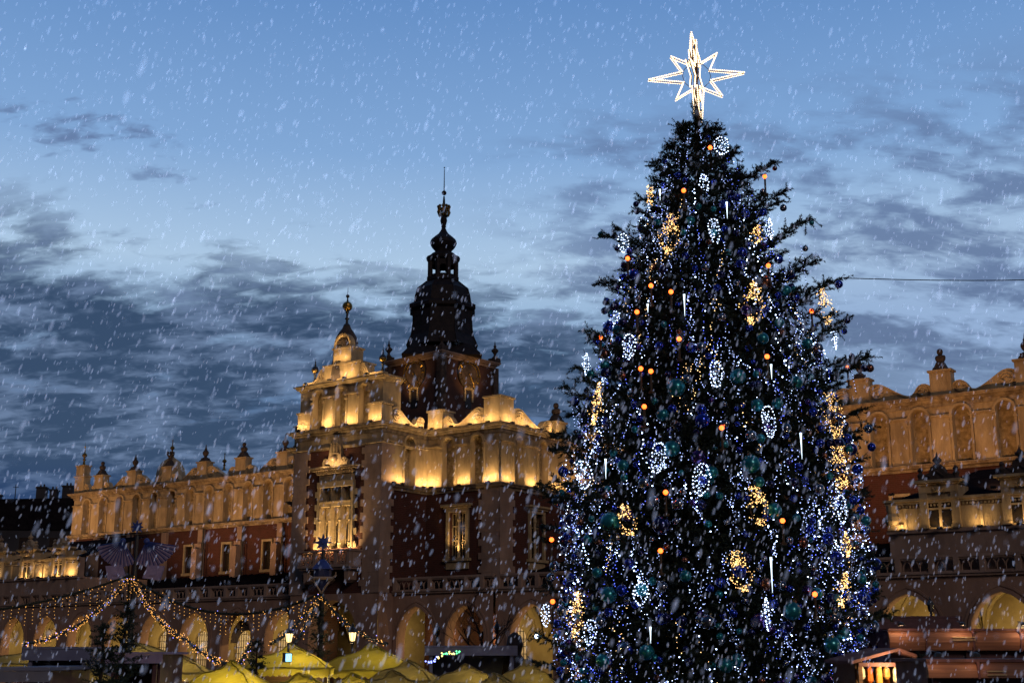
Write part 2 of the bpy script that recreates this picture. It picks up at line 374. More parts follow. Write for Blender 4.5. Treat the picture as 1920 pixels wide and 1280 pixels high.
# half-buttresses of the long walls
for s in [-27,-21.8,-16.56,-11.34,-6.04,-.89,4.4]+[36.1,41.4,46.7,52,57.3,62.6,67.9,73.2]:
    quoin = MB(); quoin.xf = run((s-.35,0),(s+1,0)); quoin.box(0,.7,0,.30,11.39,12.70); quoin.box(-.08,.78,0,.55,10.89,11.395); quoin.box(0,.7,0,.95,7.0,10.895); quoin.build('buttress', STONE, hall)
# drain pipes
for s in [-21.2,-10.7,-5.4,-.3]+[46,57,68]: dp = MB(); dp.tube([(s,-.5,12.7),(s,-.5,7.2)], .09); dp.build('drain_pipe', IRON, hall)

# ---------------- scrolled parapet, pedestals, finials
par = MB(); ZC = 17.43
def volute(A, B, flip=False, th=.38, H=1.2, zb=ZC):
    """scroll between a tall pedestal (t=0) and a low one (t=L)"""
    par = MB(); r_ = run(A, B); L_ = rlen((A, B)); s_ = L_/4.0
    par.xf = (lambda t, d, z: r_(L_-t, d, z)) if flip else r_
    top = [(a*s_, H*b) for a, b in ((0,.90),(.2,.97),(.45,1.0),(.75,.95),(1.05,.82),(1.4,.63),(1.8,.42),(2.2,.24),(2.5,.15),(2.75,.17),(2.93,.30),(3.08,.50),(3.25,.64),(3.45,.71),(3.7,.70),(3.9,.62),(4,.5))]
    poly = [(0, zb)]+[(a, zb+b) for a, b in top]+[(4*s_, zb)]
    par.prism(poly, -.05-th, -.05)
    # coping following the curve, slightly proud
    for (a, b), (c, d) in zip(top[:-1], top[1:]):
        par.add([(a,.02,zb+b-.09),(c,.02,zb+d-.09),(c,.02,zb+d+.03),(a,.02,zb+b+.03),(a,-.5,zb+b+.03),(c,-.5,zb+d+.03)], [(0,1,2,3),(3,2,5,4)])
    for cx, cz, rr in ((.55*s_, zb+H*.52, H*.38), (3.5*s_, zb+H*.36, H*.27)):
        turns = [(cx+rr*(1-.78*k/22)*math.cos(.6+k*.55), -.035, cz+rr*(1-.78*k/22)*math.sin(.6+k*.55)) for k in range(23)]
        par.tube(turns, .10, 5)
        par.ball((cx, -.02, cz), .13, 8, 4)
    par.build('parapet_scroll', STUCCO, hall)
def ped(A, w, z1, zb=ZC, dep=.8, d0=.12):
    x0, n0 = A; par = MB()
    par.box(x0-w/2, x0+w/2, -n0-d0, -n0-d0+dep, zb, z1); par.box(x0-w/2-.1, x0+w/2+.1, -n0-d0-.1, -n0-d0+dep+.1, z1+.002, z1+.13); par.build('pedestal', STUCCO, hall)
FIN = {}
def finial_mesh(kind):
    m = MB()
    if kind == 'urn':
        m.taper(0,0,0,.22,1.0,.85); m.taper(0,0,.223,.5,.75,.42)
        m.lathe([(.20,.5),(.16,.62),(.28,.78),(.36,.98),(.34,1.14),(.22,1.28),(.13,1.40),(.17,1.46),(.09,1.58),(.05,1.85),(.01,2.0)], seg=10)
        for a in range(4): m.ball((.42*math.cos(a*math.pi/2+.78), .42*math.sin(a*math.pi/2+.78), .35), .1, 6, 4)
    elif kind == 'crown':
        m.taper(0,0,0,.2,1.05,.9); m.taper(0,0,.203,.7,.8,.42)
        m.lathe([(.22,.7),(.26,.85),(.22,1.0),(.30,1.12),(.37,1.25),(.30,1.27)], seg=10)
        for k in range(8):
            a = k*math.pi/4; c, s = math.cos(a), math.sin(a)
            m.tube([(.3*c,.3*s,1.2),(.40*c,.40*s,1.42),(.36*c,.36*s,1.56)], .055, 5); m.ball((.36*c,.36*s,1.6), .085, 6, 4)
        m.ball((0,0,1.5), .16, 8, 5)
    elif kind == 'bust':
        m.taper(0,0,0,.2,1.0,.9); m.taper(0,0,.203,.6,.8,.5)
        m.lathe([(.25,.6),(.38,.85),(.34,1.05),(.14,1.15),(.20,1.25),(.23,1.4),(.18,1.55),(.05,1.62)], seg=10)
        m.ball((.2,0,.95), .2, 6, 4); m.ball((-.2,0,.95), .2, 6, 4)
    elif kind == 'lamp':
        m.lathe([(.16,0),(.12,.12),(.07,.2),(.06,.45),(.13,.50),(.08,.56),(.10,.62)], seg=8)
        m.cm = 1; m.ball((0,0,.84), .24, 12, 8); m.cm = 0
        m.lathe([(.27,.86),(.20,1.0),(.12,1.08),(.05,1.12),(.07,1.2),(.02,1.3),(.015,1.6)], seg=8); m.ball((0,0,1.36), .06, 6, 4)
    elif kind == 'spirelet':
        m.lathe([(.34,0),(.30,.1),(.16,.18),(.12,.6),(.24,.72),(.10,.84),(.14,1.0),(.30,1.15),(.32,1.3),(.20,1.48),(.08,1.56),(.05,2.2),(.12,2.3),(.02,2.4),(.01,2.9)], seg=10)
    return m
def finial(kind, loc, material, sc_=1.0, name='finial'):
    if kind not in FIN:
        o = finial_mesh(kind).build(name, material if kind != 'lamp' else [IRON, GOLD], hall, loc, smooth=(kind == 'lamp')); FIN[kind] = o.data
    else:
        o = bpy.data.objects.new(name, FIN[kind]); sc.collection.objects.link(o); o.parent = hall; o.location = loc
    if o.data.materials and kind in ('spirelet',) : pass
    o.scale = (sc_,)*3; return o
# left part of the hall: tall pedestals at -22.3,-11.9,-1.2  low ones at -27.5,-17,-6.6,4
tall_l = [-22.3,-11.9,-1.2]; low_l = [-27.5,-17.0,-6.6,4.1]
def ped_pair(tall, low):
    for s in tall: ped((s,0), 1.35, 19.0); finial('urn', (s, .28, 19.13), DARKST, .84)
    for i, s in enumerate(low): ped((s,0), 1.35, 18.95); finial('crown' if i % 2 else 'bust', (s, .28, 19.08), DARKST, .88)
ped_pair(tall_l, low_l)
allp = sorted([(s,1) for s in tall_l]+[(s,0) for s in low_l])
def vol_between(a, ka, b, kb):
    A, B = (a+.69, 0), (b-.69, 0)
    volute(A, B, flip=(ka == 0))
for (a, ka), (b, kb) in zip(allp[:-1], allp[1:]): vol_between(a, ka, b, kb)
volute((4.1+.69,0),(BL-.1,0), flip=False, H=1.0)
ped((HL+.75,0), 1.5, 19.1); ped((HL+.75,0), 1.3, 20.2, zb=19.24); volute((HL+1.55,0),(-27.5-.69,0), flip=False, H=.95)
finial('spirelet', (HL+.75, .28, 20.34), GOLD, .85)
# gilded spirelets of the far side gable behind the left parapet
dome = MB(); dome.lathe([(1.5,17.4),(1.5,19.2),(1.35,19.9),(.9,20.6),(.35,21.0),(.2,21.1)], (-22.6,5,0), 8); dome.build('gable_cupola', STUCCO, hall)
finial('spirelet', (-22.6, 5, 21.1), GOLD, .75); finial('spirelet', (-14.0, 4.5, 19.0), GOLD, .7)
# right part
tall_r = [31.6,42.1,52.5,63.1,73.7]; low_r = [36.9,47.3,57.85,68.4]
ped_pair(tall_r, low_r)
allp = sorted([(s,1) for s in tall_r]+[(s,0) for s in low_r])
for (a, ka), (b, kb) in zip(allp[:-1], allp[1:]): vol_between(a, ka, b, kb)
# central block parapet
def ped_c(x0, x1, n0, n1, z1, z0=ZC):
    par = MB(); par.box(x0, x1, -n1, -n0, z0, z1); par.box(x0-.1, x1+.1, -n1-.1, -n0+.1, z1+.002, z1+.14)
    par.box(x0-.05, x1+.05, -n1-.05, -n0+.05, z0+.001, z0+.16); par.build('pedestal', STUCCO, hall)
ped_c(22.95, 24.3, NB-1.3, NB+.05, 18.75); ped_c(28.1, BR+.05, NB-1.6, NB+.05, 19.25)
volute((24.38,NB+.05),(28.02,NB+.05), flip=True, H=1.22)
volute((AR+.05, 12.7),(AR+.05, 9.2), H=1.2)
volute((BR+.05, 7.05),(BR+.05, 2.2), H=1.25)
ped_c(BL-.05, BL+1.5, NB-1.5, NB+.05, 19.0); volute((BL-.05,.6),(BL-.05,NB-1.55), flip=True)
ped_c(BR-.9, BR+.02, .3, 1.6, 18.4); finial('bust', (BR-.45, -.95, 18.5), DARKST, .95)
# ---------------- upper storey of the avant-corps
up = MB(); ZU = 17.44
fr = ((AL+.15,NA-.1),(AR-.1,NA-.1)); W_ = rlen(fr); xf = run(*fr); up.xf = xf
cn = [16.55-AL-.15, 18.83-AL-.15, 21.12-AL-.15]
wall(up, 0, W_, ZU, 20.45, 0, [(c, .98, ZU+.02, 19.86, 'round', .42, 0) for c in cn], back=False)
for c in cn:
    nb = MB(); nb.xf = xf; nb.prism([(c-.49, ZU+.02)]+arch_pts(c, .98, 19.86, 'round')+[(c+.49, ZU+.02)], -.44, -.40); nb.build('niche_back', NICHE, hall)
    o1 = arch_pts(c, 1.0, 19.86, 'round', n=12); o2 = arch_pts(c, 1.36, 19.86, 'round', rise=.68, n=12)
    for i in range(12):
        a, b, c2_, d2 = o1[i], o1[i+1], o2[i+1], o2[i]
        up.add([(a[0],.22,a[1]),(b[0],.22,b[1]),(c2_[0],.22,c2_[1]),(d2[0],.22,d2[1]),(a[0],.003,a[1]),(b[0],.003,b[1]),(c2_[0],.003,c2_[1]),(d2[0],.003,d2[1])], [(0,1,2,3),(3,2,6,7),(0,1,5,4)])
    for sg in (-1,1):
        x = c+sg*.57; up.box(x-.07, x+.07, .002, .15, ZU+.012, 19.84); up.box(x-.12, x+.12, .003, .25, 19.70, 19.838); up.box(x-.115, x+.115, .003, .23, 19.40, 19.53)
ed = [0]+[v for c in cn for v in (c-.69, c+.69)]+[W_]
for a, b in list(zip(ed[::2], ed[1::2]))[1:-1]:
    up.box(a+.004, b-.004, 0, .12, ZU+.014, 19.72); up.box(a-.02, b+.02, 0, .24, 19.723, 19.84)
for a, b in ((-.02, 1.28), (W_-1.12, W_+.12)):   # low corner plinths
    up.box(a, b, -.9, .22, ZU+.006, 18.72); up.box(a-.08, b+.08, -.98, .30, 18.723, 18.85)
for rr in (((AR-.1,NA-.1),(AR-.1,11.7)), ((AL+.15,11.7),(AL+.15,NA-.1)), ((AR-.1,11.7),(AL+.15,11.7))):
    up.xf = run(*rr); wall(up, 0, rlen(rr), ZU, 20.45, 0, [])
up.xf = None
up.sweep([(AL+.15,11.7),(AL+.15,NA-.1),(AR-.1,NA-.1),(AR-.1,11.7)], [(-.3,20.40),(.05,20.40),(.08,20.52),(.22,20.56),(.30,20.70),(.42,20.74),(.42,20.84),(-.3,20.88)])
up.box(AL+.3, AR-.3, -NA+.3, -11.8, 20.80, 20.87)
n0 = NA-.12
up.box(14.75, 16.0, -n0, -n0+.6, 20.89, 21.12); up.box(21.3, 22.7, -n0, -n0+.6, 20.89, 21.12)
up.box(16.95, 20.48, -n0-.03, -n0+1.6, 20.89, 22.05); up.box(16.85, 20.58, -n0-.13, -n0+1.7, 22.053, 22.18)
up.taper(18.72, -n0+.8, 20.885, 21.05, 3.8, 3.7, 1.9, 1.8)
up.box(17.83, 19.6, -n0-.0, -n0+1.3, 22.183, 23.28); up.box(17.74, 19.69, -n0-.09, -n0+1.4, 23.283, 23.40)
for a, b, fl in ((16.9, 15.9, 0), (20.5, 21.35, 0)):   # side scrolls
    pl = [(0,0),(0,.85),(.15,.98),(.38,.95),(.6,.72),(.8,.42),(1.0,.22),(1.0,0)]
    up.prism([(a+(b-a)*p, 20.89+q*1.15) for p, q in pl], n0*-1+.05, n0*-1+.45)
    cx = a+(b-a)*.30; up.tube([(cx+.28*(1-.04*k)*math.cos(k*.5), -n0+.02, 21.38+.28*(1-.04*k)*math.sin(k*.5)) for k in range(20)], .05, 5)
# lunette: arched front with a recessed dark back
lun = arch_pts(18.70, 1.72, 23.42, 'round', rise=1.02, n=14); lun2 = arch_pts(18.70, 1.40, 23.42, 'round', rise=.86, n=14)
for i in range(14):
    a, b, c2_, d2 = lun2[i], lun2[i+1], lun[i+1], lun[i]
    for y0_, y1_ in ((-n0-.02, -n0+.5),):
        up.add([(p[0], y0_, p[1]) for p in (a,b,c2_,d2)]+[(p[0], y1_, p[1]) for p in (a,b,c2_,d2)], [(0,1,2,3),(0,1,5,4),(3,2,6,7)])
up.build('upper_attic', STUCCO, hall); 
dm = MB(); dm.prism(lun2, -n0+.46, -n0+.5)
dm.lathe([(1.2,20.9),(1.15,22),(1.0,22.6),(.96,23.4),(.90,24.0),(.78,24.4),(.55,24.8),(.36,25.05),(.25,25.3)], (18.12,-12.6,0), 12)
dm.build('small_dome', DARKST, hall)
sp = MB(); c0 = (18.12,-12.6,0)
sp.lathe([(.28,25.28),(.22,25.4),(.11,25.5),(.09,25.75),(.18,25.85),(.09,25.95),(.08,26.25),(.16,26.35),(.11,26.45)], c0, 10)
sp.cm = 1; sp.ball((c0[0],c0[1],26.8), .38, 14, 8); sp.cm = 0
sp.lathe([(.10,27.15),(.06,27.28),(.05,27.5)], c0, 8); sp.ball((c0[0],c0[1],27.6), .14, 8, 6); sp.lathe([(.03,27.7),(.012,28.35)], c0, 6)
sp.build('dome_spire', [IRON, GOLD], hall)
finial('lamp', (15.72, -n0+.3, 21.12), IRON, 1.15, 'ball_finial'); finial('lamp', (22.45, -n0+.3, 21.12), IRON, 1.15, 'ball_finial')

# ---------------- tall window of the avant-corps, its pediment and balcony
tw = empty('tall_window', (0,0,0), 0, hall); tw['label'] = 'tall mullioned window lit from its balcony'
fx = run(*((AL,NA),(AR,NA))); fm = MB(); fm.xf = lambda t, d, z: fx(t-AL, d, z)
fm.box(17.0, 17.25, -.02, .20, 8.75, 13.1); fm.box(20.25, 20.5, -.02, .20, 8.75, 13.1)
k = 0; z = 8.76
while z < 13.0:
    if k % 2 == 0: fm.box(16.7, 16.995, 0, .12, z, z+.42); fm.box(20.505, 20.8, 0, .12, z, z+.42)
    z += .46; k += 1
for x in (17.25, 18.22, 19.22, 20.18): fm.box(x-.005, x+.09, -.35, .10, 8.76, 13.08); fm.lathe([(.13,8.78),(.10,9.0),(.13,9.1),(.09,9.2),(.09,10.6),(.13,10.7),(.09,10.8),(.08,11.6)], (x+.04, .16, 0), 8)
fm.box(17.2, 20.3, -.30, .16, 11.72, 12.0); fm.box(17.2, 20.3, -.25, .22, 12.003, 12.09); fm.box(17.0, 20.5, -.02, .26, 13.103, 13.5)
fm.box(17.1, 20.4, -.02, .15, 13.503, 14.05)
fm.build('stone_frame', FRAME, tw)
gm = MB(); gm.xf = fm.xf; gm.box(17.25, 20.25, -.48, -.42, 8.75, 13.08); gm.build('pane', GLASS, tw)
cu = MB(); cu.xf = fm.xf        # pale curtains and sashes
for x in (17.36, 18.33, 19.33):
    for z0, z1 in ((8.8, 10.6), (10.6, 11.7), (12.1, 13.05)):
        cu.box(x, x+.06, -.41, -.35, z0, z1); cu.box(x+.76, x+.82, -.41, -.35, z0, z1); cu.box(x, x+.82, -.412, -.352, z0, z0+.07)
    cu.prism([(x+.06,13.0),(x+.06,12.1),(x+.22,12.1),(x+.34,12.5),(x+.40,13.0)], -.415, -.405); cu.prism([(x+.06,11.7),(x+.06,10.4),(x+.14,10.5),(x+.26,11.0),(x+.34,11.7)], -.415, -.405)
cu.build('sash', FRAME, tw)
pd = MB(); pd.xf = fm.xf
pd.box(16.9, 20.6, 0, .30, 14.05, 14.15)
for i in range(17): pd.box(16.9+i*.22, 17.02+i*.22, .0, .42, 14.152, 14.30)
pd.box(16.6, 20.9, 0, .55, 14.303, 14.42); pd.box(16.45, 21.05, 0, .68, 14.423, 14.55)
pd.build('pediment', MOULD, tw)
coa = MB(); coa.xf = fm.xf
coa.prism([(17.55,14.6),(17.5,14.95),(17.8,15.15),(18.0,15.0),(18.1,15.3),(18.15,15.9),(18.35,16.3),(18.45,16.75),(18.7,16.85),(18.95,16.7),(19.05,16.3),(19.25,15.9),(19.3,15.3),(19.4,15.0),(19.6,15.15),(19.95,14.95),(19.9,14.6)], .02, .30)
for x, z in ((17.8,14.95),(19.65,14.95)): coa.tube([(x+.22*(1-.04*k)*math.cos(k*.5), .32, z+.22*(1-.04*k)*math.sin(k*.5)) for k in range(20)], .05, 5)
for x in (18.4,18.7,19.0): coa.box(x-.07, x+.07, .3, .42, 15.55, 16.1); coa.ball((x,.4,16.2), .09, 6, 4)
coa.box(18.25, 19.15, .3, .40, 15.4, 15.52); coa.ball((18.7,.36,15.1), .26, 10, 6); coa.ball((18.7,.36,16.6), .13, 8, 5)
coa.build('coat_of_arms', MOULD, hall)
bc = MB(); bc.xf = fm.xf
bc.box(16.4, 21.4, .11, 1.35, 7.35, 7.55); bc.box(16.5, 21.3, .11, 1.2, 7.2, 7.347); bc.box(16.35, 21.45, 1.0, 1.4, 8.42, 8.55)
bc.box(16.35, 16.6, .11, .998, 8.42, 8.55); bc.box(21.2, 21.45, .11, .998, 8.42, 8.55)
for x in (16.45, 17.9, 19.9, 21.1): bc.box(x, x+.25, 1.05, 1.33, 7.553, 8.417)
for x in (16.45, 21.2): bc.box(x, x+.15, .11, 1.0, 7.553, 8.417)
for x0_, x1_ in ((16.7,17.9),(18.15,19.9),(20.15,21.1)):
    w_ = (x1_-x0_)/3
    for i in range(3):
        cx = x0_+w_*(i+.5); bc.tube([(cx+.28*math.cos(a*.5236), 1.2, 7.98+.36*math.sin(a*.5236)) for a in range(12)], .045, 5, closed=True)
        bc.tube([(cx-w_/2,1.2,7.56),(cx+w_/2,1.2,8.4)], .035, 5); bc.tube([(cx+w_/2,1.2,7.56),(cx-w_/2,1.2,8.4)], .035, 5)
for x in (16.9, 18.8, 20.8): bc.prism([(x-.2,7.2),(x+.2,7.2),(x+.15,6.5),(x-.15,6.3)], .11, 1.0)
bc.build('balcony', STONE, hall)

# ---------------- windows of block and hall walls
def win_block(r_, tc_):
    e = empty('window', (0,0,0), 0, hall); xf = run(*r_); m = MB(); m.xf = xf
    m.box(tc_-1.0, tc_-.775, 0, .16, 8.05, 11.45); m.box(tc_+.775, tc_+1.0, 0, .16, 8.05, 11.45)
    m.box(tc_-1.0, tc_+1.0, 0, .17, 11.303, 11.55); m.box(tc_-1.15, tc_+1.15, 0, .30, 11.553, 11.7); m.box(tc_-1.3, tc_+1.3, 0, .45, 11.703, 11.85)
    m.box(tc_-1.2, tc_+1.2, 0, .26, 7.85, 8.05); m.box(tc_-1.0, tc_+1.0, 0, .1, 7.3, 7.847)
    m.lathe([(.16,8.06),(.12,8.3),(.15,8.4),(.10,8.5),(.10,10.6),(.16,10.75),(.12,10.9),(.12,11.3)], (tc_, -.1, 0), 8)
    m.build('stone_frame', FRAME, e)
    m = MB(); m.xf = xf; m.box(tc_-.77, tc_+.77, -.39, -.33, 8.1, 11.3); m.build('pane', GLASS, e)
    m = MB(); m.xf = xf
    for x in (-.72,-.42,-.18,.18,.42,.72): m.box(tc_+x-.03, tc_+x+.03, -.33, -.28, 8.1, 11.3)
    for z in (8.12, 9.3, 10.3, 11.2): m.box(tc_-.74, tc_+.74, -.335, -.285, z, z+.07)
    m.build('sash', FRAME, e)
win_block(((AR,NB),(BR,NB)), 2.93); win_block(((BR,NB),(BR,0)), 4.4)
pf = MB(); pf.box(-.68,-.503,-.16,.1,8.6,11.35); pf.box(.503,.68,-.16,.1,8.6,11.35); pf.box(-.68,.68,-.165,.1,11.203,11.4); pf.box(-.75,.75,-.22,.1,8.5,8.745)
wo_ = empty('window', (wl[0],0,0), 0, hall); pf.build('stone_frame', FRAME, wo_)
pp = MB(); pp.box(-.5,.5,.24,.30,8.75,11.2); pp.build('pane', GLASS, wo_)
ps = MB(); ps.box(-.03,.03,.2,.238,8.75,11.2); ps.box(-.5,.5,.2,.237,10.4,10.46); ps.box(-.5,-.44,.2,.236,8.75,11.2); ps.box(.44,.5,.2,.236,8.75,11.2); ps.build('sash', IRON, wo_)
for s in [-28.6,-23.3]+wl[1:]+wr: copy_tree(wo_, (s,0,0), 0, hall)

# ---------------- arcade (loggia) with vaults, lean-to roof and balustrade
arc = MB(); vlt = MB()
def arcade(A, B, n_, cents, w=3.3, zs=2.6, rise=2.05, ztop=5.5):
    arc.xf = run((A,n_),(B,n_))
    wall(arc, 0, B-A, GZ, ztop, 0, [(c-A, w, GZ, zs, 'pointed', .75, rise) for c in cents], back=False)
    for c in cents:        # stepped archivolts
        for k, (w1, w2, dd) in enumerate(((w+.02, w+.34, .09), (w+.5, w+.74, .05))):
            o1 = arch_pts(c-A, w1, zs, 'pointed', rise+(w1-w)*.62); o2 = arch_pts(c-A, w2, zs, 'pointed', rise+(w2-w)*.62)
            for i in range(len(o1)-1):
                a, b, c2_, d2 = o1[i], o1[i+1], o2[i+1], o2[i]
                arc.add([(p[0],dd,p[1]) for p in (a,b,c2_,d2)]+[(p[0],.002,p[1]) for p in (a,b,c2_,d2)], [(0,1,2,3),(3,2,6,7),(0,1,5,4)])
        for sg in (-1,1): arc.box(c-A+sg*(w/2+.18)-.16, c-A+sg*(w/2+.18)+.16, .002, .11, GZ, zs)
    # vault cells
    for c in cents:
        vlt = MB(); G = 12; hw_ = 2.4; dep = 4.2
        vs = []; fs = []
        for i in range(G+1):
            for j in range(G+1):
                u = -1+2*i/G; v = -1+2*j/G
                f = lambda q: math.sqrt(max(0, 1-abs(q)**2.0))
                zz1 = 2.4+2.65*max(f(u), f(v)*.97)
                vs.append((c+u*hw_, -(n_-.75-dep/2+v*dep/2), zz1))
        for i in range(G):
            for j in range(G): fs.append((i*(G+1)+j, i*(G+1)+j+1, (i+1)*(G+1)+j+1, (i+1)*(G+1)+j))
        vlt.add(vs, fs)
        for sx_, sy_ in ((1,1),(-1,1)):     # diagonal ribs
            pts = []
            for k in range(13):
                u = -1+2*k/12; pts.append((c+sx_*u*hw_, -(n_-.75-dep/2+sy_*u*dep/2), 2.4+2.65*math.sqrt(max(0,1-u*u))-.05))
            vlt.tube(pts, .09, 5)
        vlt.build('vault', VAULT, hall)
cl = [-21.69+4.8*k for k in range(-5, 8)]; cr = [24.74+4.87*k for k in range(0, 11)]
arcade(-48, AL, NV, [c for c in cl if -47 < c < AL-1.5]); 
arcade(AR, 31.6, NV+.25, [24.74+.3, 29.3], w=3.2); arcade(31.6, 80, NV, [c for c in cr if c > 33 and c < 78])
arc.xf = run((AL,NA),(AR,NA)); wall(arc, 0, AR-AL, GZ, 5.6, .02, [(4.2, 4.6, GZ, 2.7, 'pointed', 1.0, 2.5)], back=False)
for rr in (((AL,NV-.8),(AL,NA)), ((AR,NA),(AR,NV-.8))): arc.xf = run(*rr); wall(arc, 0, rlen(rr), GZ, 5.6, .02, [])
arc.xf = None
arc.build('arcade', LOGGIA, hall)
bw = MB(); bw.xf = run((-48, 7.0),(80, 7.0))
wall(bw, 0, 128, GZ, 5.4, 0, [(c+48, 1.9, -1.0, 2.4, 'round', .3, 0) for c in cl+cr if abs(c-18.7) > 5], back=False)
bw.xf = None; bw.build('arcade_back_wall', VAULT, hall);
aw = MB(); aw.box(-48, 80, -6.75, -6.72, GZ, 4); aw.build('shop_glass', glow('shop_window_glow', (1.0,.55,.20), .22, False), hall)
for c in cl+cr:
    ag = MB()
    for k in range(-3, 4): ag.box(c+k*.27-.02, c+k*.27+.02, -6.86, -6.82, .3, 3.3)
    for k in range(6): ag.box(c-.95, c+.95, -6.865, -6.825, .5+k*.5, .54+k*.5)
    ag.build('glazing_bars', IRON, hall)
rf = MB()
def lean(s0, s1, nf, nb_, z0, z1):
    rf.add([(s0,-nf,z0),(s1,-nf,z0),(s1,-nb_,z1),(s0,-nb_,z1)], [(0,1,2,3)])
    k = s0+.4
    while k < s1: rf.tube([(k,-nf,z0+.03),(k,-nb_,z1+.03)], .04, 4); k += .8
lean(-48, BL, NV-.5, 0, 5.62, 8.35); lean(BL, AL, NV-.5, NB, 5.62, 6.85); lean(AR, BR, NV-.3, NB, 5.62, 6.85); lean(BR, 80, NV-.5, 0, 5.62, 8.35)
rf.add([(HL,0,17.4),(HR,0,17.4),(HR,18,17.4),(HL,18,17.4)], [(0,1,2,3)])
rf.add([(BL,0,17.41),(BR,0,17.41),(BR,-NB,17.41),(BL,-NB,17.41)], [(0,1,2,3)])
rf.build('roof', LEAD, hall)
bal = MB()
def balustrade(s0, s1, n_, zb=5.5):
    bal.xf = run((s0,n_),(s1,n_)); L_ = s1-s0
    bal.box(0, L_, -.5, .16, zb+.002, zb+.13); bal.box(0, L_, -.5, .24, zb+.133, zb+.22)
    bal.box(0, L_, -.32, .1, zb+.98, zb+1.12)
    t = 0; k = 0
    while t < L_-.6:
        w_ = [1.5, 1.05, 1.05][k % 3]; w_ = min(w_, L_-t-.3)
        bal.box(t, t+.28, -.34, .12, zb+.223, zb+.977)
        a, b = t+.36, t+w_+.20; z0_, z1_ = zb+.30, zb+.90
        if b-a < .3: break
        for bx in ((a-.08,b+.08,z1_,z1_+.077),(a-.08,b+.08,zb+.223,z0_)): bal.box(bx[0], bx[1], -.25, .05, bx[2], bx[3])
        na_ = 2 if w_ < 1.3 else 3; ww = (b-a)/na_
        for i in range(na_):
            cx = a+ww*(i+.5)
            bal.tube([(p[0], -.1, p[1]) for p in arch_pts(cx, ww*.9, z0_+.18, 'pointed', .38, 8)], .035, 4)
            bal.tube([(cx-ww*.45,-.1,z0_),(cx-ww*.45,-.1,z0_+.2)], .035, 4)
            if i: bal.tube([(a+ww*i-.22,-.1,z1_),(a+ww*i,-.1,z0_+.35),(a+ww*i+.22,-.1,z1_)], .03, 4)
        t += w_+.28; k += 1
balustrade(-14.0, AL, NV); balustrade(-48, -14.3, NV); balustrade(AR+.1, 31.6, NV+.25); balustrade(31.7, 80, NV)
bal.xf = None; bal.build('balustrade', STONE, hall)
sg_ = MB()
for i, ch in enumerate('KROLS'):
    fc = bpy.data.curves.new('letter', 'FONT'); fc.body = ch; fc.size = .62; fc.extrude = .02; fc.align_x = 'CENTER'; fc.materials.append(IRON)
    fo2 = bpy.data.objects.new('sign_letter', fc); sc.collection.objects.link(fo2); fo2.parent = hall
    a_l = R(48-24*i); fo2.location = (7.1-1.25*math.sin(a_l), -11.0, 2.45+1.15*math.cos(a_l)); fo2.rotation_euler = (math.pi/2, -0.0, 0); fo2.rotation_euler = (Matrix.Rotation(-a_l*-1, 3, Vector((0,-1,0)))@Matrix.Rotation(math.pi/2, 3, 'X')).to_euler()
    bpy.context.view_layer.update(); lm = bpy.data.meshes.new_from_object(fo2); lo = bpy.data.objects.new('sign_letter', lm); sc.collection.objects.link(lo); lo.parent = hall; lo.location = fo2.location; lo.rotation_euler = fo2.rotation_euler; bpy.data.objects.remove(fo2)
sg_.xf = run((7.1,10.9),(8.1,10.9)); o1 = arch_pts(0, 1.9, 2.3, 'round', rise=.95); o2 = arch_pts(0, 3.6, 2.3, 'round', rise=1.95)
for i in range(len(o1)-1):
    a, b, c2_, d2 = o1[i], o1[i+1], o2[i+1], o2[i]; sg_.add([(p[0],.04,p[1]) for p in (a,b,c2_,d2)]+[(p[0],-.04,p[1]) for p in (a,b,c2_,d2)], [(0,1,2,3),(4,5,6,7),(0,1,5,4),(3,2,6,7)])
sg_.build('arch_sign_board', FRAME, hall)
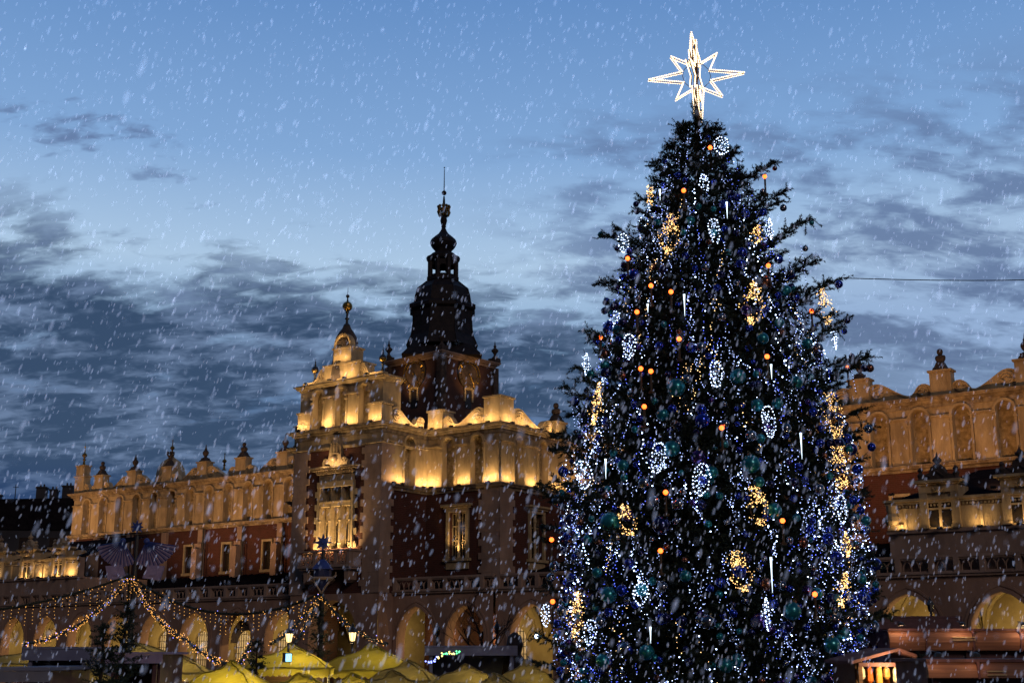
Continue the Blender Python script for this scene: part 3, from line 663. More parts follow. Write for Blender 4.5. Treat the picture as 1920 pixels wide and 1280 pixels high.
# pavilions with dormers above the arcade (left end, right end)
def pavilion(s0, s1, dorm, n_=11.4):
    z0, z1 = 8.02, 9.35
    m = MB(); m.box(s0, s1, -n_, -4, 5.63, 8.0); m.box(s0, s1, -n_+.05, -n_+.6, 8.0, z1+.3); m.box(s0-.1, s1+.1, -n_-.14, -n_+.6, 7.86, 8.04)
    m.build('pavilion_base', STONE, hall)
    m = MB(); xf_ = run((s0,n_),(s1,n_)); m.xf = xf_
    m.box(0, s1-s0, 0, .06, 8.05, 9.2); m.box(-.1, s1-s0+.1, 0, .16, 9.42, 9.56); m.box(-.15, s1-s0+.15, 0, .26, 9.563, 9.70)
    x = .1
    while x < s1-s0-.1: m.box(x, x+.09, .06, .14, 9.25, 9.36); x += .19
    x = .9
    for d_ in [s0+1.0]+[(a+b)/2 for a, b in zip(dorm[:-1], dorm[1:])]: m.lathe([(.12,8.05),(.09,8.2),(.08,9.0),(.12,9.2)], (d_-s0, .14, 0), 8)
    m.box(.0, .9, .06, .22, 8.05, 8.35); m.lathe([(.32,8.35),(.42,8.55),(.38,8.8),(.25,8.95),(.28,9.1),(.30,9.4)], (.25,.1,0), 10)
    m.build('pavilion_wall', STUCCO, hall)
    m = MB(); m.add([(s0,-n_+.1,9.6),(s1,-n_+.1,9.6),(s1,-4,12.0),(s0+3,-4,12.0)], [(0,1,2,3)]); m.add([(s0,-n_+.1,9.6),(s0+3,-4,12.0),(s0,-4,9.6)], [(0,1,2)]); m.build('pavilion_roof', LEAD, hall)
    for d_ in dorm:
        e = empty('dormer', (0,0,0), 0, hall); m = MB(); m.xf = run((d_-1.05,n_),(d_+1.05,n_)); W2 = 2.1
        for a, b in ((0,.42),(W2-.42,W2)): m.box(a, b, -.6, .22, 8.05, 9.95); m.box(a-.05, b+.05, -.6, .28, 9.6, 9.68); m.box(a-.03, b+.03, -.6, .30, 8.05, 8.22)
        m.box(.42, W2-.42, .0, .10, 9.62, 9.95); m.box(W2/2-.07, W2/2+.07, .0, .14, 8.07, 9.62); m.box(.42, W2-.42, .0, .12, 9.06, 9.16); m.box(.42,W2-.42,0,.11,8.05,8.12)
        m.box(0, W2, -.6, .24, 9.953, 10.38); m.box(-.12, W2+.12, -.7, .38, 10.383, 10.48); m.box(-.26, W2+.26, -.8, .52, 10.483, 10.62)
        m.ball((W2/2,.28,10.12), .14, 8, 5); m.tube([(W2/2-.3,.26,10.2),(W2/2-.15,.3,10.05),(W2/2,.3,9.98),(W2/2+.15,.3,10.05),(W2/2+.3,.26,10.2)], .05, 5)
        m.box(.1, W2-.1, -2.0, -.6, 9.6, 10.4)
        m.build('dormer_front', STUCCO, e)
        m = MB(); m.xf = run((d_-1.05,n_),(d_+1.05,n_)); m.box(.42, W2-.42, .062, .070, 8.12, 9.62); m.build('pane', GLASS, e)
        m = MB(); m.xf = run((d_-1.05,n_),(d_+1.05,n_)); c_ = W2/2
        m.prism([(c_-.9,10.62),(c_-.8,10.9),(c_-.45,11.0),(c_-.3,11.35),(c_+.3,11.35),(c_+.45,11.0),(c_+.8,10.9),(c_+.9,10.62)], -.3, .2)
        m.lathe([(.30,11.35),(.22,11.45),(.10,11.5),(.22,11.62),(.26,11.72),(.12,11.85),(.05,11.95),(.01,12.15)], (c_,0,0), 8)
        for sg in (-1,1): m.lathe([(.22,10.62),(.14,10.8),(.20,10.95),(.08,11.1),(.16,11.22),(.04,11.36)], (c_+sg*.95,0,0), 8)
        m.tube([(c_-.6,.2,10.95),(c_-.35,.22,10.8),(c_,.22,11.1),(c_+.35,.22,10.8),(c_+.6,.2,10.95)], .06, 5)
        m.build('dormer_crest', MOULD if s0 < 0 else DARKST, e)  # lighting put into the colour: left crests pale as lit, right ones dark as unlit
pavilion(-30, -13.9, [-25.9,-21.3,-16.65]); pavilion(57.9, 76, [60.8,65.1,69.4])
# ---------------- floodlights on the ledges
flm = MB(); flm.box(-.14,.14,-.10,.10,.02,.14)
FLM = None
def spot(s, n_, z, ts, tn, tz, e, size=80, col=(1,.60,.24), blend=.8, rad=.06, fixture=True):
    global FLM
    l = bpy.data.lights.new('floodlight_lamp', 'SPOT'); l.energy = e; l.color = col; l.spot_size = R(size); l.spot_blend = blend; l.shadow_soft_size = rad
    o = bpy.data.objects.new('floodlight_lamp', l); sc.collection.objects.link(o); o.parent = hall
    a = Vector((s,-n_,z)); b = Vector((ts,-tn,tz)); o.location = a; o.rotation_euler = (b-a).to_track_quat('-Z','Y').to_euler()
    if fixture:
        if FLM is None: f = flm.build('floodlight', IRON, hall); FLM = f.data
        else: f = bpy.data.objects.new('floodlight', FLM); sc.collection.objects.link(f); f.parent = hall
        f.location = (s, -n_, z-.18)
CO = (1,.645,.27)
def ledge(r_, t, e, z=13.26, d=.48, size=1.2, tz=1.9):
    global FLM
    f = run(*r_); a = Vector(f(t, d, z)); b = Vector(f(t, -.05, z+tz)); ux = (Vector(f(t+1, d, z))-a).normalized()
    l = bpy.data.lights.new('floodlight_lamp', 'AREA'); l.shape = 'RECTANGLE'; l.size = size; l.size_y = .10; l.energy = e; l.color = CO
    o = bpy.data.objects.new('floodlight_lamp', l); sc.collection.objects.link(o); o.parent = hall; o.location = a
    dz_ = (a-b).normalized(); yx = dz_.cross(ux).normalized(); o.rotation_euler = Matrix((ux, yx, dz_)).transposed().to_euler()
    if FLM is None: fo_ = flm.build('floodlight', IRON, hall); FLM = fo_.data
    else: fo_ = bpy.data.objects.new('floodlight', FLM); sc.collection.objects.link(fo_); fo_.parent = hall
    fo_.location = (a.x, a.y, a.z-.17); fo_.rotation_euler = (0, 0, math.atan2(ux.y, ux.x))
E1 = 38
for t, k in ((.85,.35),(1.75,1),(4.1,1)): ledge(((AR,NA),(AR,NB)), t, E1*k)
for t, k in ((.75,.9),(3.35,1.1),(5.9,1.1)): ledge(((AR,NB),(BR,NB)), t, E1*k)
for t, k in ((.8,1.1),(3.65,1.1),(6.3,1),(7.7,.8)): ledge(((BR,NB),(BR,0)), t, E1*k)
for t in (.8,3.5,6.2,8.2): ledge(((BL,0),(BL,NB)), t, E1)
for t in (.9,2.8,4.6): ledge(((BL,NB),(AL,NB)), t, E1)
# parapet lights of block
for r_, ts in ((((AR,NA),(AR,NB)), (2.1,3.6)), (((AR,NB),(BR,NB)), (.8,2.6,4.3,5.9)), (((BR,NB),(BR,0)), (.8,2.6,4.3,6.6))):
    for t in ts: ledge(r_, t, 30, z=17.52, d=.52, tz=1.0)
# upper attic of the avant-corps
for t, k in ((.7,.8),(3.15,1.1),(5.45,1.1),(7.8,.8)): ledge(((AL,NA),(AR,NA)), t, 52*k, z=17.52, d=.56, size=1.15, tz=2.2)
for t in (1.1,3.5,5.0,7.2): ledge(((AL,NA),(AR,NA)), t, 30, z=21.02, d=.42, size=1.2, tz=1.0)
ledge(((AL,NA),(AR,NA)), 4.2, 22, z=22.32, d=.25, size=1.5, tz=1.0)
ledge(((AL,NA),(AR,NA)), 4.2, 12, z=23.52, d=.22, size=1.4, tz=.7)
ledge(((AL,NA),(AR,NA)), 4.2, 45, z=14.62, d=1.0, size=1.6, tz=1.3)
ledge(((AL,NA),(AR,NA)), 4.25, 34, z=8.0, d=.92, size=2.8, tz=3.2)
# balcony lamps on the tall window
for s_ in (17.3,18.3,19.3,20.3): spot(s_,NA+.78,7.85,s_,NA-.1,10.6,620,95,CO)
spot(18.8, NA+1.1, 8.6, 18.8, NA, 15, 60, 60, CO, fixture=False)
spot(25.84,NB+.5,8.25,25.84,NB-.1,10.5,240,100,CO)
# long facade floodlights on the lean-to roof
for s in [-33,-28.5,-23,-17.5,-12,-6.5,-1,4.5]:
    pav = s < -12.5; spot(s, 10.9 if pav else 10.2, 10.2 if pav else 7.0, s, 0, 15.4 if pav else 15.2, 2700 if pav else 3000, 84 if pav else 78, (1,.55,.23), rad=.15)
for s in [36,41.5,47,52.5,58,63.5,69,74.5]:
    pav = s > 57; spot(s, 10.9 if pav else 10.2, 10.2 if pav else 7.0, s, 0, 15.4 if pav else 15.2, 2100 if pav else 2500, 84 if pav else 78, (1,.50,.19), rad=.15)
for r_, ts in ((((-30,11.4),(-13.9,11.4)), (4.1,8.7,11.0,13.35,15.2)), (((57.9,11.4),(76,11.4)), (.9,2.9,5.0,7.0,9.2,11.4))):
    for t in ts: ledge(r_, t, 32 if r_[0][0] < 0 else 10, z=8.12, d=.45, size=.8, tz=1.3)
# lamps inside the arcade
def point(loc, e, col, parent=None, rad=.12):
    l = bpy.data.lights.new('arcade_lamp', 'POINT'); l.energy = e; l.color = col; l.shadow_soft_size = rad
    o = bpy.data.objects.new('arcade_lamp', l); sc.collection.objects.link(o); o.location = loc; o.parent = parent; return o
for c in cl+cr+[18.7]:
    if abs(c-18.7) < 3.3 and c != 18.7: continue
    point((c, -9.3, 2.6), 135, (1,.68,.27), hall)

# ---------------------------------------------------------------- Town Hall tower
tp = at(829, 640, 183); K = 183*.000434                  # metres per photo pixel there
twr = empty('town_hall_tower', (tp.x, tp.y, 0), R(45+3))
tag(twr, 'tall dark clock tower with stacked baroque copper helm and needle spire behind the hall', 'tower')
def zt(y, Yd=183): return at(829, y, Yd).z
a_ = 5.4
m = MB(); m.box(-a_,a_,-a_,a_,GZ,zt(688)); m.build('shaft', TBRICK, twr)
m = MB()
for s1_ in (-1,1):
    for s2_ in (-1,1): m.box(s1_*a_-.5, s1_*a_+.5, s2_*a_-.5, s2_*a_+.5, 20, zt(690))
m.build('corner_piers', TSTONE, twr)
m = MB(); z0 = zt(690)
for k, (e_, h_) in enumerate(((.2,.25),(.35,.18),(.6,.2),(.75,.18))): m.box(-a_-e_, a_+e_, -a_-e_, a_+e_, z0, z0+h_-.003); z0 += h_
m.build('tower_cornice', STONE, twr)
S2 = math.sqrt(2)
m = MB(); pr = [(108,z0)]
def sqr(rows, seg=4, rot=math.pi/4): return [(w*K, z) for w, z in rows]
rows = [(102,z0),(84,zt(664)),(70,zt(655)),(66,zt(645)),(61,zt(634)),(59,zt(620)),(58,zt(588)),(65,zt(584)),(65,zt(578)),(56,zt(573)),(54,zt(560)),(50,zt(546)),(40,zt(538)),(33,zt(532)),(29,zt(530)),(31,zt(529)),(31,zt(523))]
m.lathe([(w*K,z) for w,z in rows[:3]], seg=4, rot=0)
m.lathe([(w*K,z) for w,z in rows[2:]], seg=8, rot=math.pi/8)
for k in range(8):       # seams
    a = math.pi/8+k*math.pi/4; m.tube([(w*K*math.cos(a), w*K*math.sin(a), z) for w,z in rows[2:]], .12, 4)
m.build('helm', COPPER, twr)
m = MB()
for k in range(8):
    a = math.pi/8+k*math.pi/4; r_ = 26*K
    m.tube([(r_*math.cos(a), r_*math.sin(a), zt(523)), (r_*math.cos(a), r_*math.sin(a), zt(488))], .38, 6)
    b = a+math.pi/4; p1 = Vector((r_*math.cos(a), r_*math.sin(a), 0)); p2 = Vector((r_*math.cos(b), r_*math.sin(b), 0)); 
    for q0, q1, zq in ((0,.3,zt(503)),(.3,.5,zt(501)),(.5,.7,zt(501)),(.7,1,zt(503))):
        c1_, c2_ = p1.lerp(p2,q0), p1.lerp(p2,q1)
        m.add([(c1_.x,c1_.y,zq),(c2_.x,c2_.y,zq),(c2_.x,c2_.y,zt(489)),(c1_.x,c1_.y,zt(489))], [(0,1,2,3)])
m.lathe([(27*K,zt(523.5)),(27*K,zt(518))], seg=8, rot=math.pi/8)
m.build('open_lantern', COPPER, twr)
m = MB(); m.lathe([(w*K,zt(y)) for w,y in ((31,489),(32,484),(28,483),(22,477),(15,473),(17,469),(22,464),(25.5,457),(24,451),(18,445.5),(10,439),(6,433),(3.6,427),(5,425),(4,424),(6.6,414),(5.5,408),(3.5,403),(3,398),(4.5,394),(2.6,386),(2.2,376),(1.3,368))], seg=16)
m.ball((0,0,zt(362)), 4.7*K, 10, 8); m.lathe([(1.1*K,zt(359)),(.6*K,zt(317))], seg=6); m.ball((0,0,zt(314.5)), 1.5*K, 6, 5)
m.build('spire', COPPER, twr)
m = MB()
for k in range(10):
    a = k*math.pi/5; c, s = math.cos(a)*K, math.sin(a)*K
    m.tube([(3*c,3*s,zt(402)),(9*c,9*s,zt(405)),(11.5*c,11.5*s,zt(398)),(10.5*c,10.5*s,zt(390))], .14, 4); m.ball((10.5*c,10.5*s,zt(388)), .25, 6, 4)
m.tube([(10.5*K*math.cos(k*math.pi/8), 10.5*K*math.sin(k*math.pi/8), zt(397)) for k in range(16)], .10, 4, closed=True)
m.build('spire_crown', GOLD, twr)
for s1_ in (-1,1):
    for s2_ in (-1,1):
        m = MB(); c_ = (s1_*(a_+.1), s2_*(a_+.1), z0)
        m.box(c_[0]-.6, c_[0]+.6, c_[1]-.6, c_[1]+.8, z0+.002, z0+.7); m.lathe([(r_*.72, .6+(q_-1.1)*.62) for r_, q_ in ((.75,1.1),(.6,1.5),(.3,1.9),(.25,2.3),(.7,3.0),(.75,3.3),(.2,3.9),(.35,4.2),(.15,4.5),(.12,4.9),(.02,5.6))], c_, 8); m.build('corner_pinnacle', DARKST, twr)
# clocks on the two visible faces
for ang, in ((0,),(math.pi/2,),(math.pi,),(-math.pi/2,)):
    e = empty('clock', (0,0,0), ang, twr); zc_ = zt(712)
    m = MB(); m.xf = lambda x, y, z: (x, -a_-.12-y, z)
    m.prism([(2.25*math.cos(k*math.pi/18), zc_+2.25*math.sin(k*math.pi/18)) for k in range(36)], -.08, .06); m.build('clock_face', TSTONE, e)
    m = MB(); m.xf = lambda x, y, z: (x, -a_-.12-y, z)
    for rr, th in ((2.2,.07),(1.6,.05)): m.tube([(rr*math.cos(k*math.pi/18), .10, zc_+rr*math.sin(k*math.pi/18)) for k in range(36)], th, 5, closed=True)
    for k in range(12):
        a = k*math.pi/6; u = Vector((math.cos(a), math.sin(a)))
        m.tube([(u.x*1.68,.11,zc_+u.y*1.68),(u.x*2.1,.11,zc_+u.y*2.1)], .075 if k % 3 else .12, 4)
    m.build('numerals', GOLD, e)
    m = MB(); m.xf = lambda x, y, z: (x, -a_-.12-y, z)
    m.tube([(0,.16,zc_),(.35,.16,zc_-.95)], .09, 4); m.tube([(0,.18,zc_),(.85,.18,zc_-1.3)], .06, 4); m.ball((0,.15,zc_), .16, 8, 4); m.build('hands', GOLD, e)
    m = MB(); m.xf = lambda x, y, z: (x, -a_-y, z)
    z1_ = zt(762); m.box(-.9,-.65,0,.2,z1_,z1_+1.7); m.box(.65,.9,0,.2,z1_,z1_+1.7); m.box(-1.0,1.0,0,.25,z1_+1.703,z1_+2.0); m.build('window_frame', FRAME, e)
    m = MB(); m.xf = lambda x, y, z: (x, -a_-y, z); m.box(-.65,.65,0,.04,z1_-1,z1_+1.7); m.build('pane', GLASS, e)
# stone oriel on the right corner and the small gabled turret at the front
m = MB(); z_ = lambda y: zt(y)
m.lathe([(.4,z_(775)),(1.5,z_(765)),(1.6,z_(745)),(2.1,z_(735)),(1.5,z_(728)),(1.2,z_(712)),(1.8,z_(706)),(1.6,z_(690)),(1.9,z_(684)),(1.2,z_(672)),(.2,z_(668))], (a_+.3,-a_-.3+11.4,0), 8); m.build('corner_oriel', DARKST, twr)
for ang in (0, -math.pi/2):
    l = bpy.data.lights.new('clock_lamp', 'SPOT'); l.energy = 1000; l.color = (1,.58,.22); l.spot_size = R(75); l.spot_blend = 1; l.shadow_soft_size = .2
    o = bpy.data.objects.new('clock_lamp', l); sc.collection.objects.link(o); o.parent = twr
    q = Matrix.Rotation(ang,3,'Z'); p1 = q@Vector((0,-a_-4.0,zt(770))); p2 = q@Vector((0,-a_,zt(715))); o.location = p1; o.rotation_euler = (p2-p1).to_track_quat('-Z','Y').to_euler()

# ---------------------------------------------------------------- distant roofs on the left
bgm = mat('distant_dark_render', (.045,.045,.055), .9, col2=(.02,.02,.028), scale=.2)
tb = empty('tenement_house', (-84,222,0), R(8)); tag(tb, 'dark tenement with mansard roof and chimneys beyond the hall end', 'building')
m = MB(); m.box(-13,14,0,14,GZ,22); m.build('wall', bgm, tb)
m = MB(); m.prism([(-13.5,22),(-12,26.6),(-4,27.2),(14,27.8),(15,22)], -.3, 14); rfo = m.build('roof', LEAD, tb)
for x, w_, h_ in ((1.5,1.6,29.6),(3.6,1.2,29.2),(6,1.8,29.9),(9.5,1.4,29.3),(-6,1.2,28.2)):
    m = MB(); m.box(x-w_/2,x+w_/2,3,5,26,h_); m.box(x-w_/2-.15,x+w_/2+.15,2.85,5.15,h_+.002,h_+.25)
    for k in (-.3,.3): m.lathe([(.18,h_+.25),(.14,h_+.8)], (x+k,4,0), 6)
    m.build('chimney', bgm, rfo)
m = MB(); m.tube([(-3,4,27),(-3,4,30.3)], .08, 4); m.tube([(-3.5,4,29.8),(-2.5,4,29.8)], .05, 4); m.build('aerial', IRON, rfo)
for x in (-10,-5,0,5,10):
    for z in (9,14,18.5): m = MB(); m.box(x-.7,x+.7,-.05,.02,z,z+2.2); m.build('window', GLASS, tb)
tb2 = empty('low_house', (-99,215,0), R(8)); tag(tb2, 'low dark house with plain roof at the far left edge behind the market', 'building')
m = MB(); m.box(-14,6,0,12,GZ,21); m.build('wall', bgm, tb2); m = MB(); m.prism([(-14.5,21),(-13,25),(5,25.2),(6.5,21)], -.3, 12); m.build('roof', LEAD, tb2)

# ---------------------------------------------------------------- the great Christmas tree
rng = np.random.default_rng(7); random.seed(11)
TX, TY = 6.48, 42.0
RZ = [(-1.2,4.95),(1.0,5.15),(2.4,5.15),(5,5.05),(7.5,4.85),(9,4.55),(10.2,4.2),(11.9,3.62),(13.9,3.02),(15.0,2.62),(15.8,2.3),(17.2,1.7),(18.4,1.2),(19.2,.62),(20.15,.14)]
def Rz(z): return float(np.interp(z, [a for a,_ in RZ], [b for _,b in RZ]))
tree = empty('christmas_tree', (TX, TY, GZ)); tag(tree, 'towering dark spruce covered in lights and baubles with a lit star on top', 'tree')
m = MB(); m.lathe([(.42,0),(.36,4),(.28,10),(.18,16),(.09,20),(.04,21.6)], seg=10)
BARK = mat('spruce_bark', (.035,.022,.015), .95, col2=(.015,.01,.008), scale=4, bump=.8, bscale=6, stretch=(1,1,.2))
m.build('trunk', BARK, tree)
limbs = []      # (azimuth, z tip, length, upturn)
z = -.4
while z < 19.9:
    n_ = int(round(6+9*Rz(z)/5.4)); ph = rng.uniform(0, 6.28)
    for k in range(n_):
        zz_ = z+rng.uniform(-.2,.2)
        limbs.append((ph+2*math.pi*k/n_+rng.uniform(-.15,.15), zz_, Rz(zz_)*rng.choice([.76,.88,.98,1.10], p=[.25,.35,.25,.15]), rng.uniform(.05,.16)))
    z += .46 if z > 16 else .52
# limbs whose tips stand out of the outline on both sides
for px, py in ((1226,310),(1203,372),(1198,395),(1137,440),(1160,430),(1128,530),(1150,528),(1114,628),(1125,640),(1062,728),(1085,690),(1018,908),(1040,900),(1060,815),(1080,760),(1022,1010),(1030,1100),(1012,1190),(1240,300),
               (1445,306),(1430,318),(1469,360),(1458,380),(1514,412),(1495,420),(1524,492),(1508,488),(1571,525),(1550,530),(1581,602),(1570,615),(1624,668),(1605,672),(1596,690),(1628,800),(1610,770),(1612,860),(1607,940),(1616,1030),(1604,1090),(1618,1180),(1560,590),(1345,245),(1372,290),(1280,240)):
    p = at(px, py, TY+random.uniform(-.5,.3)); dx, dy = p.x-TX, p.y-TY
    limbs.append((math.atan2(dy, dx), p.z, math.hypot(dx, dy), .16+.05*random.random()))
tipL = np.array(limbs); NL = len(tipL)
def limb_curve(a, zt_, L, upt, u):
    rise = -.16*L*np.sin(np.pi*np.minimum(u*1.1,1))+upt*L*(u**3)-upt*L
    return np.stack([TX+L*u*np.cos(a), TY+L*u*np.sin(a), zt_+rise+.10*L*(1-u)], -1)
br = MB()
tw_p = []; tw_d = []; tw_l = []
for a, zt_, L, upt in limbs:
    us = np.linspace(0, 1, 8); pts = limb_curve(a, zt_, L, upt, us)
    pl = [(float(p[0]-TX), float(p[1]-TY), float(p[2]-GZ)) for p in pts]
    br.tube(pl, .012+.011*L, 5, taper=.006)
    nsec = int(5+L*3.4)
    for i in range(nsec):
        u = 1-(1-.22)*((i+.5)/nsec)**1.15
        p0 = limb_curve(a, zt_, L, upt, np.array([u]))[0]; p1 = limb_curve(a, zt_, L, upt, np.array([min(1,u+.05)]))[0]
        d = (p1-p0); d = d/(np.linalg.norm(d)+1e-9) if u < .97 else np.array([math.cos(a), math.sin(a), .3])
        sd = np.array([-math.sin(a), math.cos(a), 0])*(1 if i % 2 else -1)
        ln = .28+.42*(1-u)*L*rng.uniform(.6,1.0)
        ln = min(ln, 1.5)
        dd = d*.75+sd*rng.uniform(.5,1.0)+np.array([0,0,rng.uniform(-.30,.22)]); dd /= np.linalg.norm(dd)
        nt_ = max(2, int(ln/.17))
        for j in range(nt_):
            q = (j+.6)/nt_; pp = p0+dd*ln*q+np.array([0,0,-.10*q*q*ln]); s3 = rng.normal(0,.55,3); s3[2] *= .7
            t3 = dd*.8+s3; t3 /= np.linalg.norm(t3)
            tw_p.append(pp); tw_d.append(t3); tw_l.append(rng.uniform(.22,.42))
        tw_p.append(p0); tw_d.append(dd); tw_l.append(min(ln*1.05,.8))
    e = limb_curve(a, zt_, L, upt, np.array([.86]))[0]; e2 = limb_curve(a, zt_, L, upt, np.array([1.0]))[0]; de = e2-e; de /= np.linalg.norm(de)
    tw_p.append(e); tw_d.append(de); tw_l.append(.14*L+.16)
    for k in range(3):
        dk = de+rng.normal(0,.35,3); dk /= np.linalg.norm(dk); tw_p.append(e2-de*.1*k); tw_d.append(dk); tw_l.append(.30)
for k in range(26):
    d = rng.normal(0,.45,3)+np.array([0,0,1.0]); tw_p.append(np.array([TX,TY,19.2+.04*k])); tw_d.append(d/np.linalg.norm(d)); tw_l.append(.42)
br.build('branches', BARK, tree)
def needles(P, D, Ls, per, nlen, wid, rng):
    P = np.repeat(np.array(P), per, 0); D = np.repeat(np.array(D), per, 0); Ls = np.repeat(np.array(Ls), per)
    n = len(P); u = rng.random(n); r = rng.normal(0,1,(n,3)); r -= (r*D).sum(1)[:,None]*D; r /= np.linalg.norm(r,axis=1)[:,None]
    b = P+D*(Ls*u)[:,None]; dr = D*.62+r*.78; nl_ = nlen*(1-.35*u)*rng.uniform(.8,1.2,n)
    w = np.cross(dr, r+rng.normal(0,.5,(n,3))); w /= np.linalg.norm(w,axis=1)[:,None]+1e-9
    tip = b+dr*nl_[:,None]
    return np.stack([b-w*wid, b+w*wid, tip], 1)
def trimesh(name, tri, material, parent=None, off=(0,0,0)):
    n = len(tri); v = (tri.reshape(-1,3)-np.array(off)).astype(np.float32)
    me = bpy.data.meshes.new(name); me.vertices.add(3*n); me.vertices.foreach_set('co', v.ravel())
    me.loops.add(3*n); me.loops.foreach_set('vertex_index', np.arange(3*n, dtype=np.int32))
    me.polygons.add(n); me.polygons.foreach_set('loop_start', np.arange(0,3*n,3,dtype=np.int32)); me.polygons.foreach_set('loop_total', np.full(n,3,dtype=np.int32))
    me.materials.append(material); me.update(calc_edges=True)
    o = bpy.data.objects.new(name, me); sc.collection.objects.link(o); o.parent = parent; return o
NEED = mat('spruce_needles', (.032,.052,.036), .75, col2=(.016,.026,.020), scale=1.3, spec=.25)
for k in range(11000):       # twigs deeper inside the crown
    z_ = 19-20*math.sqrt(rng.random()); a = rng.uniform(0, 6.283); r_ = Rz(z_)*math.sqrt(rng.uniform(.05,.68)); d = np.array([math.cos(a), math.sin(a), .1])+rng.normal(0,.6,3)
    tw_p.append(np.array([TX+r_*math.cos(a), TY+r_*math.sin(a), z_])); tw_d.append(d/np.linalg.norm(d)); tw_l.append(rng.uniform(.35,.6))
tri = needles(tw_p, tw_d, tw_l, 23, .13, .018, rng)
stems = []
Pn, Dn, Ln = np.array(tw_p), np.array(tw_d), np.array(tw_l)
sd_ = np.cross(Dn, rng.normal(0,1,Dn.shape)); sd_ /= np.linalg.norm(sd_,axis=1)[:,None]
st_ = np.stack([Pn-sd_*.012, Pn+sd_*.012, Pn+Dn*(Ln*1.05)[:,None]], 1)
trimesh('crown', np.concatenate([tri, st_]), NEED, tree, (TX,TY,GZ))
print('twigs', len(tw_p), 'limbs', NL)
# ---- lit star on top
star = empty('tree_star', (TX+.08, TY, at(1309,143,TY).z)); tag(star, 'large eight pointed star of warm rope lights on the tree top', 'star')
ROPE = glow('warm_rope_light', (1.0,.70,.40), 3.6, True); SFR = mat('star_steel_frame', (.10,.06,.045), .5, metal=.6, col2=(.06,.03,.02), scale=5)
def star_ring(rot, Lr, Ld, ri, down=1.0, tw=0.0):
    pts = []
    for k in range(16):
        a = math.pi/2-k*math.pi/8
        if k % 4 == 0: r_ = Lr*(down if k == 8 else 1)
        elif k % 4 == 2: r_ = Ld
        else: r_ = ri
        a2 = a+tw; x, z = r_*math.cos(a2), r_*math.sin(a2)
        pts.append((x*math.cos(rot), x*math.sin(rot), z))
    return pts
for rot, Lr, Ld, ri, tw_ in ((0,1.70,1.16,.53,.08),(R(72),1.40,.98,.48,0)):
    pts = [Vector(p) for p in star_ring(rot, Lr, Ld, ri, 1.0, tw_)]
    nrm = Vector((-math.sin(rot), math.cos(rot), 0))
    f = MB(); f.tube([p for p in pts], .022, 5, closed=True); f.tube([p+nrm*.10 for p in pts], .018, 5, closed=True)
    for k in range(0,16,2):
        f.tube([pts[k], pts[k]*.86], .035, 4)
    f.build('star_frame', SFR, star)
    b = MB()
    for i in range(16):
        p, q = pts[i], pts[(i+1)%16]; n_ = max(2, int((q-p).length/.062))
        for j in range(n_):
            c = p.lerp(q, j/n_)
            for o_ in (-.035, .135): b.octa(tuple(c+nrm*o_), .030)
    tag(b.build('rope_light', ROPE, star), kind='stuff')
f = MB(); f.tube([(0,0,-2.4),(0,0,1.2)], .06, 8); f.tube([(.5*math.cos(k*math.pi/6),0,.5*math.sin(k*math.pi/6)) for k in range(12)], .012, 4, closed=True); f.build('star_pole', SFR, star)
# ---- placement on the tree's surface
def on_tree(px, py, f=1.0, out=.12):
    best = None
    for i in range(140):
        Yd = TY-6+i*.05; p = at(px, py, Yd); r_ = math.hypot(p.x-TX, p.y-TY)
        if r_ <= Rz(p.z)*f: best = p; break
    if best is None: best = at(px, py, TY-.2)
    d = Vector((best.x-TX, best.y-TY, 0)); d = d.normalized() if d.length > .01 else Vector((0,-1,0))
    return best+d*out
# ---- fairy lights: several thousand bulbs on vertical strings
fm_ = []
cw = [glow('cool_white_bulb', (.38,.50,1.0), 3.2, True), glow('bright_white_bulb', (.50,.66,1.0), 11.0, True), glow('blue_bulb', (.08,.14,1.0), 2.6, True), glow('warm_bulb', (1.0,.62,.25), 4.0, False)]
fl = MB(); wires = MB()
nstr = 900
gaps = rng.uniform(0, 6.28, 8)
def dens(a, z):      # uneven coverage: lights are bunched on the boughs
    return .55+.25*math.sin(3*a+1.7*z+gaps[0])+.22*math.sin(7*a-2.9*z+gaps[1])+.2*math.sin(11*a+4.6*z+gaps[2])
for i in range(nstr):
    a = rng.uniform(0, 2*math.pi)
    z0_ = 20-20.6*rng.random()**.58; ln = rng.uniform(.9, 3.2); step = rng.uniform(.085,.14); zc_ = z0_; fr_ = rng.uniform(.82,1.0); drift = rng.normal(0,.035)
    q = rng.random(); base_c = 0 if q < .64 else 1 if q < .74 else 2 if q < .94 else 3
    while zc_ > z0_-ln and zc_ > -1.0:
        a += drift*.3+rng.normal(0,.016)
        if rng.random() < dens(a, zc_)+.18:
            r_ = Rz(zc_)*fr_*rng.uniform(.98,1.02)+.12*math.sin(zc_*5+i)
            p = (TX+r_*math.cos(a), TY+r_*math.sin(a), zc_)
            fl.cm = base_c if rng.random() < .88 else int(rng.choice([0,1,2]))
            sc3 = rng.uniform(.009,.019) if fl.cm != 1 else rng.uniform(.016,.026)
            fl.octa(p, sc3)
            if rng.random() < .3: fl.octa((p[0]+rng.normal(0,.07), p[1]+rng.normal(0,.07), p[2]+rng.normal(0,.07)), .010)
        zc_ -= step*rng.uniform(.7,1.4)
